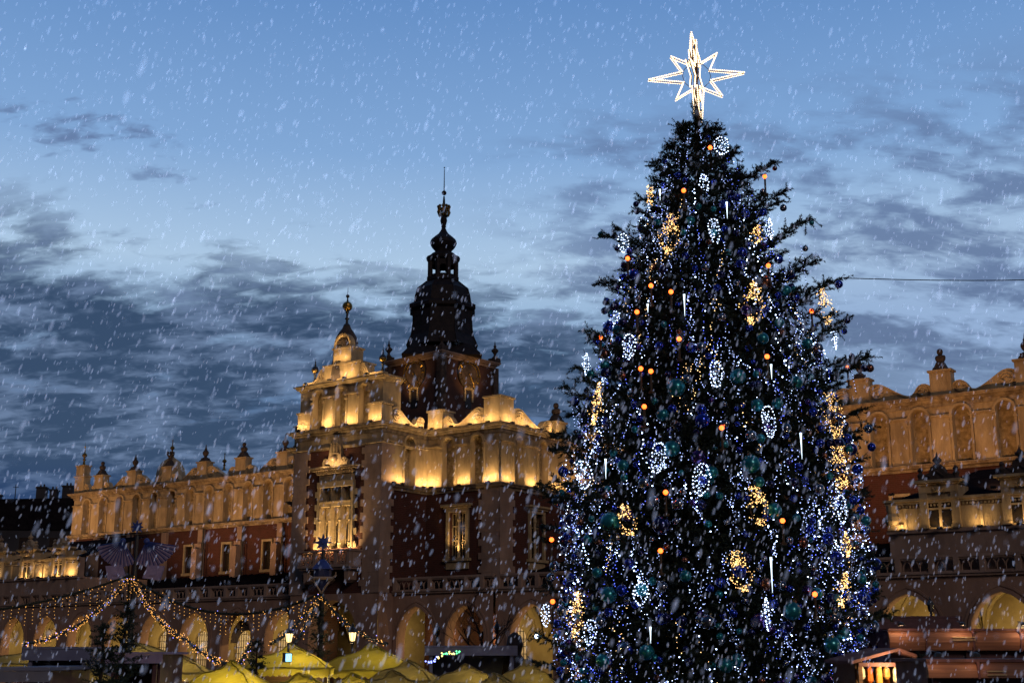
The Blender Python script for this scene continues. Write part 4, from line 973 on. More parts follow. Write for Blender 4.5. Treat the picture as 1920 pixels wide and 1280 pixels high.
# loose strands hanging clear of the branches
for px, py, l_ in ((1141,560,1.6),(1176,540,.9),(1502,462,1.5),(1478,470,1.4),(1098,740,1.4),(1072,755,1.0),(1532,540,1.2),(1596,690,.9)):
    p = at(px, py, TY); n_ = int(l_/.11); wires.tube([tuple(p), (p.x+.12,p.y,p.z-l_)], .006, 4)
    for j in range(n_): fl.cm = 0; fl.octa((p.x+.12*j/n_, p.y, p.z-l_*j/n_), .015)
tag(fl.build('fairy_lights', cw), 'thousands of tiny cool white fairy lights strung all over the big spruce', 'fairy lights', kind='stuff')
tag(wires.build('light_wires', WIRE), 'thin dark strands of wire hanging clear of the big spruce branches', 'wires', kind='stuff')
# ---- baubles
BM = {}
def bmat(n, c, c2, rough=.16, metal=.85): BM[n] = mat('bauble_'+n, c, rough, metal=metal, col2=c2, scale=3, coat=.6)
bmat('blue', (.02,.07,.62), (.012,.035,.36)); bmat('navy', (.02,.03,.16), (.01,.015,.08)); bmat('teal', (.012,.30,.36), (.008,.16,.22), .3, .6)
bmat('silver', (.42,.45,.52), (.22,.24,.30), .08, 1.0); bmat('copper', (.32,.13,.07), (.12,.05,.04), .2); bmat('violet', (.09,.04,.28), (.04,.02,.12))
CAPM = mat('bauble_cap_metal', (.35,.30,.2), .35, metal=1.0, col2=(.2,.17,.1), scale=9)
def bauble_me(col):
    b = MB(); b.ball((0,0,0), 1, 14, 9); b.cm = 1; b.lathe([(.20,.96),(.20,1.14),(.08,1.18)], seg=8); b.tube([(.0+.1*math.cos(k*.785),0,1.26+.1*math.sin(k*.785)) for k in range(8)], .03, 4, closed=True)
    o = b.build('bauble', [BM[col], CAPM], smooth=True); me = o.data; bpy.data.objects.remove(o); return me
BME = {c: bauble_me(c) for c in BM}
def band(z): return 'top' if z > 17 else 'upper part' if z > 12.5 else 'middle' if z > 7.5 else 'lower part' if z > 3 else 'bottom'
def side_(p):
    k = (p.x-TX)/max(.5, Rz(p.z)); return 'left edge' if k < -.72 else 'left half' if k < -.12 else 'centre' if k < .15 else 'right half' if k < .72 else 'right edge'
WORD = {'blue':'glossy royal blue', 'navy':'dark navy', 'teal':'matt teal', 'silver':'clear silvery', 'copper':'coppery', 'violet':'dark violet'}
def put_bauble(p, col, r_, label=None):
    o = bpy.data.objects.new('bauble', BME[col]); sc.collection.objects.link(o); o.location = p; o.scale = (r_,)*3; o.rotation_euler = (rng.normal(0,.2), rng.normal(0,.2), rng.uniform(0,6))
    sz = 'large' if r_ > .24 else 'small' if r_ < .14 else 'medium'
    tag(o, label or f'{sz} {WORD[col]} bauble on the {side_(p)} of the spruce, {band(p.z)}', 'bauble', f'{WORD[col]} baubles on the big spruce')
# baubles seen distinctly in the photo: (x, y, radius px, colour)
KB = [(1135,440,6,'teal'),(1161,442,6,'navy'),(1165,466,5,'navy'),(1201,383,6,'navy'),(1203,397,6,'navy'),(1466,383,0,'blue'),(1444,316,5,'copper'),(1466,356,4,'teal'),(1513,418,5,'teal'),(1501,466,6,'silver'),
 (1144,567,6,'navy'),(1142,583,7,'navy'),(1564,533,8,'blue'),(1574,621,6,'blue'),(1580,601,6,'navy'),(1460,390,7,'silver'),(1336,345,6,'blue'),(1356,433,7,'blue'),(1310,390,6,'teal'),(1336,395,6,'teal'),(1287,482,7,'blue'),(1376,372,8,'blue'),(1421,360,6,'silver'),(1422,400,8,'blue'),
 (1381,708,14,'teal'),(1270,728,16,'teal'),(1262,842,14,'teal'),(1405,871,16,'teal'),(1174,873,10,'teal'),(1416,761,11,'teal'),(1466,547,10,'teal'),(1425,637,11,'teal'),(1455,607,9,'teal'),(1486,719,12,'teal'),
 (1151,980,18,'teal'),(1447,958,13,'teal'),(1207,1105,12,'teal'),(1148,1115,14,'teal'),(1480,1145,15,'teal'),(1287,1080,10,'teal'),(1552,1208,14,'teal'),(1217,1222,13,'teal'),(1137,1238,12,'teal'),(1360,1247,12,'teal'),
 (1317,790,13,'blue'),(1310,858,13,'violet'),(1315,770,10,'blue'),(1517,774,8,'blue'),(1530,832,8,'blue'),(1468,805,10,'silver'),(1405,818,10,'silver'),(1315,653,9,'silver'),(1340,700,7,'silver'),(1290,712,8,'silver'),
 (1385,1072,12,'blue'),(1182,966,11,'violet'),(1318,902,9,'blue'),(1243,985,16,'navy'),(1055,939,12,'silver'),(1049,1062,10,'silver'),(1042,1082,8,'silver'),(1625,838,8,'blue'),(1619,804,8,'silver'),(1546,778,10,'navy'),(1561,876,9,'navy'),(1395,585,11,'violet'),
 (1231,940,10,'silver'),(1275,945,9,'silver'),(1270,948,8,'silver'),(1328,1165,13,'silver'),(1246,1100,10,'silver'),(1528,918,10,'silver'),(1590,938,8,'blue'),(1590,972,8,'silver'),(1607,1086,8,'teal'),(1607,1118,8,'blue'),(1545,1010,10,'blue'),(1560,1045,11,'blue'),
 (1420,1165,14,'violet'),(1440,1180,10,'violet'),(1180,1215,12,'silver'),(1075,1218,9,'violet'),(1133,1165,10,'silver'),(1063,1145,10,'silver'),(1612,690,7,'navy'),(1588,668,6,'navy'),(1622,690,8,'copper'),(1160,575,9,'navy'),(1175,606,9,'navy'),(1142,664,9,'copper'),(1141,685,9,'teal'),(1173,706,8,'copper')]
K1 = .0177
for x, y, r_, c in KB:
    if r_: put_bauble(on_tree(x, y, .98, .16), c, r_*K1)
cnt = len(KB); cols = ['blue','navy','teal','silver','copper','violet']; pr_ = [.32,.15,.16,.20,.08,.09]
while cnt < 298:
    zb_ = 19.3-20*math.sqrt(rng.random()); a = rng.uniform(-math.pi+.0, 0.0)
    r_ = Rz(zb_)*rng.uniform(.92,1.02); p = Vector((TX+r_*math.cos(a), TY+r_*math.sin(a), zb_))
    put_bauble(p, rng.choice(cols, p=np.array(pr_)/sum(pr_)), rng.uniform(.10,.20)); cnt += 1
rest = MB(); rm = [BM[c] for c in cols]
for i in range(800):
    zb_ = 19.3-20*math.sqrt(rng.random()); a = rng.uniform(0, 2*math.pi); r_ = Rz(zb_)*rng.uniform(.90,1.0)
    rest.cm = int(rng.choice(6, p=np.array(pr_)/sum(pr_))); rest.ball((TX+r_*math.cos(a), TY+r_*math.sin(a), zb_), rng.uniform(.08,.125), 10, 6)
tag(rest.build('small_baubles', rm, smooth=True), 'hundreds of smaller baubles tucked deeper among the spruce branches', 'baubles', kind='stuff')
# ---- wire-framed light ornaments
WG = glow('cool_ornament_leds', (.52,.68,1.0), 5.5, True); GG = glow('gold_ornament_leds', (1.0,.56,.18), 3.4, True); IC = glow('icicle_tube', (.70,.88,1.0), 2.6, True)
ORD = ['topmost','second','third','fourth','fifth','sixth','seventh','eighth','ninth','tenth','eleventh','twelfth','thirteenth','fourteenth','fifteenth','sixteenth','seventeenth','eighteenth','nineteenth','twentieth','twenty-first','twenty-second']
def nth(i, n): return 'topmost' if i == 0 else 'lowest' if i == n-1 else ORD[i]+' from the top'
def oval(p, w, h, kind, yaw):
    e = empty('light_ornament', tuple(p), yaw); fr_ = MB(); b = MB(); q = random.Random(int(p.x*977+p.z*131))
    # leaf-shaped outline: pointed at both ends for white ones, ring with a plume for gold ones
    n_ = int(2*(w+h)/.055)
    if kind == 'white':
        out = [(w*math.sin(t)*(1-.12*math.cos(t)), -h*math.cos(t)) for t in [2*math.pi*k/n_ for k in range(n_)]]
        fr_.tube([(x,0,z_) for x,z_ in out], .012, 4, closed=True)
        for x, z_ in out: b.octa((x+q.gauss(0,.016), -.03, z_+q.gauss(0,.012)), q.uniform(.016,.028))
        for k in range(int(n_*1.5)):
            r_ = math.sqrt(q.random())*.85; t = q.uniform(0,6.28); b.octa((w*r_*math.sin(t), q.uniform(-.12,.12), -h*r_*math.cos(t)), q.uniform(.008,.02))
    else:
        rr = w*.80; zc_ = -h*.25
        fr_.tube([(rr*math.cos(k*.4),0,zc_+rr*1.1*math.sin(k*.4)) for k in range(16)], .015, 4, closed=True)
        for k in range(int(rr*170)):
            t = q.uniform(0,6.28); g_ = q.gauss(0,.06); b.octa(((rr+g_)*math.cos(t), q.uniform(-.1,.1), zc_+(rr*1.1+g_)*math.sin(t)), q.uniform(.009,.022))
        for k in range(int(h*230)):     # plume above and short tail below
            u = q.random(); s_ = 1 if u > .28 else -1
            z_ = (zc_+rr+q.random()**1.2*(h*1.25-rr)) if s_ > 0 else zc_-rr-q.random()*(h*.75-rr*.9)
            wd = w*(.9 if s_ > 0 else .45)*(1-abs(z_-zc_-rr*s_)/(h*1.3)); b.octa((q.gauss(0,.48)*wd, q.uniform(-.2,.2), z_), q.uniform(.007,.021))
        for k in range(3): fr_.tube([(0,0,zc_+rr), (w*.4*(k-1),0,h*.7), (w*.2*(k-1),.05,h)], .012, 4)
    fr_.tube([(0,0,h*.9),(0,.1,h*1.15+.1)], .01, 4)
    fr_.build('wire_frame', SFR, e); tag(b.build('led_cluster', WG if kind == 'white' else GG, e), kind='stuff'); return e
WH = [(1345,278,14,18),(1319,350,9,18),(1432,432,5,20),(1338,437,10,23),(1181,458,10,19),(1552,635,5,21),(1188,652,11,22),(1110,684,5,21),(1342,705,11,22),(1435,793,13,26),(1239,860,12,25),(1104,891,13,25),(1316,901,14,26),(1565,955,13,23),(1208,1112,12,18),(1036,1153,8,19),(1432,1152,6,26),(1118,1185,13,20)]
GD = [(1228,367,6,18),(1260,442,20,36),(1411,443,9,15),(1405,571,22,38),(1535,574,16,34),(1129,757,11,38),(1552,778,20,40),(1564,876,19,36),(1417,948,18,32),(1182,975,17,26),(1576,1020,8,20),(1385,1070,20,32),(1570,1105,12,28),(1091,1151,16,38)]
for i, (x, y, w, h) in enumerate(WH):
    p = on_tree(x, y, 1.0, .22); yaw = math.atan2(p.x-TX, -(p.y-TY))*.35+random.uniform(-.5,.5) if w > 6 else 1.15
    o = oval(p, w*K1*(1 if w > 6 else 2.2), h*K1, 'white', yaw); o.rotation_euler[1] = random.uniform(-.2,.2)
    tag(o, f'white leaf shaped light ornament, {nth(i,len(WH))} of the white ones, {side_(p)}', 'light ornament', 'cool white light ornaments')
for i, (x, y, w, h) in enumerate(GD):
    p = on_tree(x, y, 1.0, .22); yaw = math.atan2(p.x-TX, -(p.y-TY))*.35+random.uniform(-.6,.6)
    o = oval(p, w*K1, h*K1, 'gold', yaw); o.rotation_euler[1] = random.uniform(-.25,.25)
    tag(o, f'gold plumed ring light ornament, {nth(i,len(GD))} of the gold ones, {side_(p)}', 'light ornament', 'warm gold light ornaments')
IC_ = [(1246,369,22),(1358,399,32),(1286,576,40),(1222,581,16),(1439,700,26),(1493,838,44),(1146,880,34),(1441,1078,56),(1226,1190,26),(1166,905,0)]
IC_ = [q for q in IC_ if q[2]]
for i, (x, y, h) in enumerate(IC_):
    p = on_tree(x, y, 1.0, .25); h = h*K1; m = MB(); m.tube([(0,0,h/2),(0,0,h*.2),(0,0,-h/2)], .036, 6, taper=.004); o = m.build('icicle_light', IC, loc=p)
    tag(o, f'thin white icicle light, {nth(i,len(IC_))} of the icicles, {side_(p)}', 'icicle light', 'icicle tube lights')
FLAME = glow('orange_flame', (1.0,.11,.008), 5.5, True); WAX = mat('brown_candle', (.10,.06,.035), .5, col2=(.06,.04,.02), scale=6)
CD = [(1328,283),(1422,333),(1285,363),(1187,488),(1432,503),(1262,552),(1227,540),(1509,586),(1202,589),(1137,635),(1276,640),(1432,673),(1577,691),(1208,695),(1226,700),(1214,766),(1352,806),(1252,926),(1461,979),(1047,1013),(1243,1035),(1519,1116),(1049,1129)]
CD.sort(key=lambda q: q[1])
for i, (x, y) in enumerate(CD):
    p = on_tree(x, y, 1.0, .22); e = empty('candle', tuple(p), 0)
    m = MB(); m.tube([(0,0,-.62),(0,0,-.06)], .035, 8); m.lathe([(.09,-.66),(.10,-.60),(.05,-.58)], seg=8); m.build('stick', WAX, e)
    m = MB(); m.ball((0,0,.03), .075, 8, 6); m.build('flame', FLAME, e)
    tag(e, f'electric candle with orange flame, {ORD[i]+" from the top" if 0 < i < len(CD)-1 and i < len(ORD) else "topmost" if i == 0 else "lowest"} of the candles, {side_(p)}', 'candle', 'orange candles on the spruce')
p = on_tree(1024,1192,1.0,.3); m = MB(); m.ball((0,0,0), .06, 8, 6); o = m.build('spot_bulb', cw[1], loc=p); tag(o, 'single very bright white bulb at the lower left edge of the spruce', 'bulb')
# ---- cable to the right of the tree
m = MB(); a0 = at(1572,521,TY); a1 = at(2330,500,40); m.tube([tuple(a0.lerp(a1,k/12)-Vector((0,0,.25*math.sin(math.pi*k/12)))) for k in range(13)], .016, 4)
tag(m.build('stay_cable', WIRE), 'thin dark cable running to the right from the upper spruce', 'cable')
m = MB(); m.lathe([(.14,0),(.08,a1.z-GZ+.4)], (a1.x,a1.y,GZ), 8); tag(m.build('cable_mast', IRON), 'plain dark mast holding the far end of the cable', 'mast')

# ---------------------------------------------------------------- masts with decorations and light garlands
VIO = mat('pale_violet_fabric', (.34,.28,.44), .8, col2=(.24,.19,.33), scale=3); BLU = mat('deep_blue_paint', (.035,.07,.30), .5, col2=(.02,.04,.18), scale=4); CRM = mat('cream_trim', (.45,.33,.22), .7, col2=(.3,.22,.15), scale=5)
def star_mesh(r_, mt, parent, loc):
    m = MB(); pts = [(r_*(1 if k % 2 == 0 else .48)*math.sin(k*math.pi/8), r_*(1 if k % 2 == 0 else .48)*math.cos(k*math.pi/8)) for k in range(16)]
    m.prism(pts, -.05, .05); m.ball((0,-.05,0), r_*.28, 10, 6); return m.build('star', mt, parent, loc)
def mast(px, ytop, Yd, lab):
    b = at(px, 1215, Yd); e = empty('decorated_mast', (b.x, Yd, GZ)); tag(e, lab, 'mast')
    h = at(px, ytop, Yd).z-GZ; m = MB(); m.lathe([(.16,0),(.12,h*.5),(.07,h)], seg=8); m.lathe([(.3,0),(.28,.5),(.16,.7)], seg=8); m.build('pole', IRON, e); return e, h
M1, h1 = mast(243, 1003, 55, 'tall mast topped by a blue star and two violet fans, left of the hall front')
kz = lambda y, Yd: at(243, y, Yd).z-GZ
star_mesh(.30, BLU, M1, (0,-.1,kz(988,55)))
for sg in (-1,1):
    cx = sg*.50; cz = kz(1016,55); m = MB(); n_ = 12
    angs = [R(188)+(R(300)-R(188))*k/n_ for k in range(n_+1)]
    if sg > 0: angs = [math.pi-a for a in angs]
    rim = lambda a, k: (1.02 if k % 2 == 0 else .95)
    lens_ = [1.15-.15*k/n_ for k in range(n_+1)]
    outer = [(cx+lens_[k]*1.05*math.cos(a), cz+lens_[k]*math.sin(a)*1.0) for k, a in enumerate(angs)]
    for k in range(n_):
        p, q = outer[k], outer[k+1]; mid = ((p[0]+q[0])/2*.97+cx*.03, (p[1]+q[1])/2*.97+cz*.03)
        m.add([(cx,-.28,cz),(p[0],.0,p[1]),(mid[0],-.05,mid[1]),(q[0],0,q[1]),(cx,-.20,cz),(p[0],.06,p[1]),(mid[0],.02,mid[1]),(q[0],.06,q[1])], [(0,1,2,3),(4,5,6,7),(1,2,6,5),(2,3,7,6)])
    fo = m.build('fan', VIO, M1)
    m = MB()
    for p in outer: m.tube([(cx,-.31,cz),(p[0],-.04,p[1])], .018, 4)
    m.ball((cx,-.3,cz+.02), .13, 8, 5); m.build('fan_rib', BLU, fo)
    m = MB(); m.prism([(cx+sg*.05,cz-.95),(cx+sg*.75,cz-1.0),(cx+sg*.6,cz-1.6),(cx-sg*.15,cz-1.5)], -.06, .06); m.prism([(cx+sg*.2,cz-1.1),(cx+sg*.5,cz-1.1),(cx+sg*.42,cz-1.4),(cx+sg*.12,cz-1.4)], -.10, -.063); m.build('banner', [VIO], M1)
M2, h2 = mast(600, 1030, 50, 'mast with a blue star and blue lantern in front of the balcony')
kz2 = lambda y: at(600, y, 50).z-GZ
star_mesh(.34, BLU, M2, (0,-.12,kz2(1017)))
m = MB(); m.lathe([(.50,kz2(1067)),(.48,kz2(1065)),(.24,kz2(1053)),(.10,kz2(1048))], seg=4, rot=math.pi/4); m.build('lantern_roof', BLU, M2)
m = MB(); m.lathe([(.05,kz2(1112)),(.16,kz2(1104)),(.30,kz2(1088)),(.34,kz2(1080)),(.34,kz2(1068))], seg=10); m.build('lantern_body', mat('navy_paint',(.015,.025,.10),.5,col2=(.01,.015,.06),scale=4), M2)
m = MB(); m.tube([(.38*math.cos(k*math.pi/8),.38*math.sin(k*math.pi/8),kz2(1084)) for k in range(16)], .06, 5, closed=True)
for sg in (-1,1): m.tube([(sg*.34,0,kz2(1084)),(sg*.52,0,kz2(1078)),(sg*.50,0,kz2(1072))], .04, 4); m.tube([(sg*.36,-.1,kz2(1085)),(sg*.15,-.2,kz2(1100)),(0,-.15,kz2(1112))], .035, 4)
m.build('lantern_trim', CRM, M2)
GREEN = mat('fir_garland', (.025,.032,.020), .8, col2=(.012,.016,.01), scale=6); GB = glow('amber_bulb', (1.0,.44,.08), 1.9, False); GBL = glow('garland_blue_bulb', (.25,.25,1.0), 4.0, False)
def garland(A, B, sag, lab, icicles=False, dens=13, r_=.05, grp='fairy light garlands between the masts'):
    A = Vector(A); B = Vector(B); L_ = (B-A).length; q = random.Random(int(L_*100))
    f = lambda u: A.lerp(B,u)-Vector((0,0,sag*4*u*(1-u)))
    e = empty('light_garland', tuple(A)); tag(e, lab, 'garland', grp)
    m = MB(); m.tube([tuple(f(k/30)-A) for k in range(31)], r_, 6); m.build('fir_rope', GREEN, e)
    P_ = []; D_ = []
    for k in range(int(L_*14)):
        P_.append(np.array(f(k/(L_*14))-A)); d = rng.normal(0,1,3); D_.append(d/np.linalg.norm(d))
    tag(trimesh('fir_tufts', needles(P_, D_, np.full(len(P_),.10), 7, .09, .010, rng), GREEN, e), kind='stuff')
    b = MB()
    for k in range(int(L_*dens)):
        u = q.random(); p = f(u)-A; b.cm = 1 if q.random() < .06 else 0
        b.octa((p.x+q.gauss(0,.06), p.y+q.gauss(0,.06), p.z+q.gauss(0,.06)), .017)
    if icicles:
        for k in range(int(L_/.28)):
            p = f((k+.5)/int(L_/.28))-A; n_ = q.choice([2,3,4,5,6])
            for j in range(n_): b.cm = 0; b.octa((p.x+q.gauss(0,.012), p.y+q.gauss(0,.02), p.z-.10-j*.14), .015)
    tag(b.build('bulbs', [GB, GBL], e), kind='stuff')
t1 = at(243,1078,55); t2 = at(600,1112,50)
garland(t1, at(-70,1150,52), .25, 'fairy light garland with short icicles sagging from the fan mast to the left edge', True, 3)
garland(t1, t2, 1.15, 'long sagging garland with icicle lights between the two masts', True, 3)
garland(at(240,1085,54.8), at(46,1206,42), .55, 'bright amber garland dropping steeply from the fan mast to the lower left stall', dens=22)
garland(at(246,1085,54.8), at(350,1200,44), .35, 'bright amber garland dropping steeply right from the fan mast', dens=22)
garland(at(350,1200,44), at(440,1250,36), .10, 'short amber garland continuing down to the small fir', dens=14)
garland(at(243,1080,54.9), at(237,1165,54.9), .0, 'amber lights wound straight down the fan mast pole', dens=10)
garland(t2, at(508,1206,44), .25, 'dim garland dropping left from the lantern mast to a lamp', dens=9)
garland(t2, at(553,1206,42), .15, 'dim garland dropping nearly straight down left of the lantern mast', dens=9)
garland(t2, at(726,1206,42), .35, 'dim garland dropping right from the lantern mast past the street lamp', dens=9)
garland(at(440,1250,36), at(470,1203,42), .15, 'short dim garland rising beside the small fir', dens=10)
# ---------------------------------------------------------------- small firs, bare tree
def fir(px, ytop, Yd, rad, lab, seed):
    r2 = np.random.default_rng(seed); top = at(px, ytop, Yd); h = top.z-GZ; e = empty('small_fir', (top.x, Yd, GZ)); tag(e, lab, 'fir tree', 'small firs among the market tents')
    m = MB(); m.lathe([(.07,0),(.02,h)], seg=6); m.build('trunk', BARK, e)
    P_ = []; D_ = []; L_ = []
    n_ = int(h*34)
    for i in range(n_):
        u = r2.random()**.8; z_ = .3+(h-.35)*u; a = r2.uniform(0,6.28); l_ = rad*(1-u)**.85*r2.uniform(.6,1.12)+.06
        d = np.array([math.cos(a), math.sin(a), r2.uniform(-.15,.45)]); d /= np.linalg.norm(d)
        k = max(1, int(l_/.12))
        for j in range(k):
            dd = d+r2.normal(0,.38,3); dd /= np.linalg.norm(dd); P_.append(np.array([0,0,z_])+d*l_*(j+.4)/k); D_.append(dd); L_.append(.22)
        P_.append(np.array([0,0,z_])); D_.append(d); L_.append(l_)
    for k in range(6): P_.append(np.array([0,0,h-.3])); D_.append(np.array([.1*math.cos(k),.1*math.sin(k),1])); L_.append(.3)
    trimesh('crown', needles(P_, D_, L_, 18, .085, .010, r2), NEED, e)
fir(238,1128,30,.95,'tall dark small fir under the fan mast',1); fir(196,1168,26,.85,'broad dark fir left of the fan mast at the bottom',2)
fir(600,1136,44,1.05,'dark fir standing below the lantern mast',3); fir(483,1196,38,.75,'small dark fir between the yellow tents',4); fir(1722,1222,30,.40,'small dark fir beside the lit kiosk at right',6)
def bare_tree(px, ytop, Yd, lab, seed):
    q = random.Random(seed); top = at(px, ytop, Yd); e = empty('bare_tree', (top.x, Yd, GZ)); tag(e, lab, 'bare tree'); H_ = top.z-GZ
    m = MB(); tr = [(0,0,0),(.05,0,H_*.3),(-.05,.05,H_*.55),(0,0,H_*.72)]; m.tube(tr, .11, 7, taper=.05); m.build('trunk', BARK, e)
    m = MB()
    def grow(p, d, l, r_, n_):
        pts = [p]; c = Vector(p); dd = Vector(d).normalized()
        for k in range(4): dd = (dd+Vector((q.gauss(0,.12),q.gauss(0,.12),q.uniform(0,.10)))).normalized(); c = c+dd*l/4; pts.append(tuple(c))
        m.tube(pts, r_, 4, taper=r_*.45)
        if n_:
            for k in range(3 if n_ > 1 else 4): grow(pts[q.choice([1,2,3,4])], dd+Vector((q.gauss(0,.55),q.gauss(0,.55),q.uniform(-.1,.5))), l*.62, r_*.55, n_-1)
    for k in range(8): grow((0,0,H_*(.32+.05*k)), (math.cos(k*2.4),math.sin(k*2.4)*.8,.75), H_*.30, .04, 3)
    m.build('bare_crown', BARK, e)
bare_tree(905,1118,62,'bare street tree in front of the arcade left of the spruce',5)
# ---------------------------------------------------------------- street lamps
LGL = glow('gas_lamp_glass', (1.0,.70,.28), 2.6, True)
def lamp(px, y, Yd, lab, lit=True):
    p = at(px, y, Yd); e = empty('street_lamp', (p.x, Yd, GZ)); tag(e, lab, 'street lamp', 'old style street lamps'); h = p.z-GZ
    m = MB(); m.lathe([(.16,0),(.14,.5),(.07,.7),(.04,h-.32),(.07,h-.26),(.035,h-.18)], seg=8); m.build('post', IRON, e)
    m = MB(); m.lathe([(.03,h-.18),(.08,h-.16),(.125,h+.10)], seg=6); m.build('glass', LGL if lit else GLASS, e)
    m = MB(); m.lathe([(.18,h+.10),(.165,h+.13),(.08,h+.26),(.03,h+.30),(.045,h+.34),(.01,h+.44)], seg=6)
    for k in range(6): a = k*math.pi/3; m.tube([(.083*math.cos(a),.083*math.sin(a),h-.17),(.128*math.cos(a),.128*math.sin(a),h+.11)], .010, 4)
    m.build('lamp_cap', IRON, e)
    if lit:
        l = bpy.data.lights.new('gas_lamp', 'POINT'); l.energy = 260; l.color = (1,.66,.34); l.shadow_soft_size = .12
        o = bpy.data.objects.new('gas_lamp', l); sc.collection.objects.link(o); o.parent = e; o.location = (0,0,h-.05)
        e.children[1].visible_shadow = True
lamp(542,1193,44,'lit yellow street lamp, left one of the lit pair beside the lantern mast'); lamp(661,1191,44,'lit yellow street lamp, right one of the lit pair beside the lantern mast')
lamp(820,1184,60,'unlit dark lamp before the first arcade pier right of the tall front',False); lamp(932,1180,60,'unlit dark lamp beside the bare street tree',False); lamp(1745,1138,52,'unlit dark lamp before the lit arch right of the spruce',False)
# ---------------------------------------------------------------- market tents and stalls
def cloth(name, c, c2, es=0):
    m = mat(name, c, .85, col2=c2, scale=2.5, bump=.3, bscale=3); t = m.node_tree; b = t.nodes['Principled BSDF']
    tr = t.nodes.new('ShaderNodeBsdfTranslucent'); tr.inputs[0].default_value = (*c, 1); mx = t.nodes.new('ShaderNodeMixShader'); mx.inputs[0].default_value = .45
    t.links.new(b.outputs[0], mx.inputs[1]); t.links.new(tr.outputs[0], mx.inputs[2]); t.links.new(mx.outputs[0], t.nodes['Material Output'].inputs[0]); return m
YEL = cloth('yellow_canvas', (.44,.38,.05), (.24,.21,.03)); OLV = cloth('sand_canvas', (.34,.28,.10), (.17,.14,.055)); WHT = cloth('grey_white_canvas', (.35,.36,.45), (.26,.27,.34))
def tent(px, ypeak, yeave, hw_px, Yd, mt, lab, lit=0, skew=0.0, wall_=False):
    pk = at(px, ypeak, Yd); k = Yd/2400*1.02; w = hw_px*k; hz = (yeave-ypeak)*k; e = empty('market_tent', (pk.x, Yd, GZ), random.uniform(-.15,.15)); tag(e, lab, 'tent', 'canvas market tents')
    H_ = pk.z-GZ; ev = H_-hz; m = MB(); S_ = 10; vs = []; fs = []
    for i in range(S_+1):
        for j in range(S_+1):
            u, v = -1+2*i/S_, -1+2*j/S_; r_ = max(abs(u),abs(v)); ridge = .10*(1-abs(abs(u)-abs(v)))*r_
            z_ = ev+hz*(1-r_**1.15)*(1-.10*math.sin(2*math.pi*r_))-ridge*hz*1.6+.035*math.sin(5*u+3*v)+.02*math.sin(11*v-6*u)
            vs.append((w*u+skew*(1-r_), w*v, z_))
    for i in range(S_):
        for j in range(S_): fs.append((i*(S_+1)+j,(i+1)*(S_+1)+j,(i+1)*(S_+1)+j+1,i*(S_+1)+j+1))
    m.add(vs, fs)
    n_ = 16     # scalloped valance
    for sx_, sy_, dx_, dy_ in ((-1,-1,1,0),(1,-1,0,1),(1,1,-1,0),(-1,1,0,-1)):
        for k2 in range(n_):
            a, b = 2*k2/n_, 2*(k2+1)/n_; P = lambda t, z_: (w*(sx_+dx_*t), w*(sy_+dy_*t), z_)
            m.add([P(a,ev),P(b,ev),P(b,ev-.20),P((a+b)/2,ev-.27),P(a,ev-.20)], [(0,1,2,3,4)])
    m.build('canopy', mt, e, smooth=False)
    cr = MB()
    for su, sv in ((1,1),(1,-1),(-1,1),(-1,-1)):
        cr.tube([(w*su*k/10+skew*(1-k/10), w*sv*k/10, ev+hz*(1-(k/10)**1.15)*(1-.10*math.sin(2*math.pi*k/10))-.16*hz*k/10+.035*math.sin((5*su+3*sv)*k/10)+.02*math.sin((11*sv-6*su)*k/10)+.012) for k in range(11)], .016, 4)
    cr.build('canopy_seam', mt, e)
    f = MB()
    for sx_ in (-1,1):
        for sy_ in (-1,1): f.tube([(sx_*w*.97,sy_*w*.97,0),(sx_*w*.97,sy_*w*.97,ev)], .03, 5)
        f.tube([(sx_*w*.97,-w*.97,ev-.03),(sx_*w*.97,w*.97,ev-.03)], .02, 4); f.tube([(-w*.97,sx_*w*.97,ev-.03),(w*.97,sx_*w*.97,ev-.03)], .02, 4)
    f.build('tent_frame', IRON, e)
    f = MB(); f.box(-w*.8,w*.8,-w*.75,-w*.35,.8,.86); f.box(-w*.78,w*.78,-w*.73,-w*.70,.05,.8); f.box(-w*.8,w*.8,w*.8,w*.82,0,ev-.3); f.build('counter', mat_wood, e)
    if lit:
        l = bpy.data.lights.new('tent_lamp','POINT'); l.energy = lit*1.7; l.color = (1,.74,.26); l.shadow_soft_size = .1
        o = bpy.data.objects.new('tent_lamp', l); sc.collection.objects.link(o); o.parent = e; o.location = (w*.3,-w*.3,ev-.35)
        b = MB(); b.ball((w*.3,-w*.3,ev-.2), .06, 8, 5); b.build('tent_bulb', GB, e)
    return e
mat_wood = mat('stall_wood', (.10,.05,.028), .7, col2=(.05,.025,.015), scale=3, bump=.3, bscale=8, stretch=(.3,3,3))
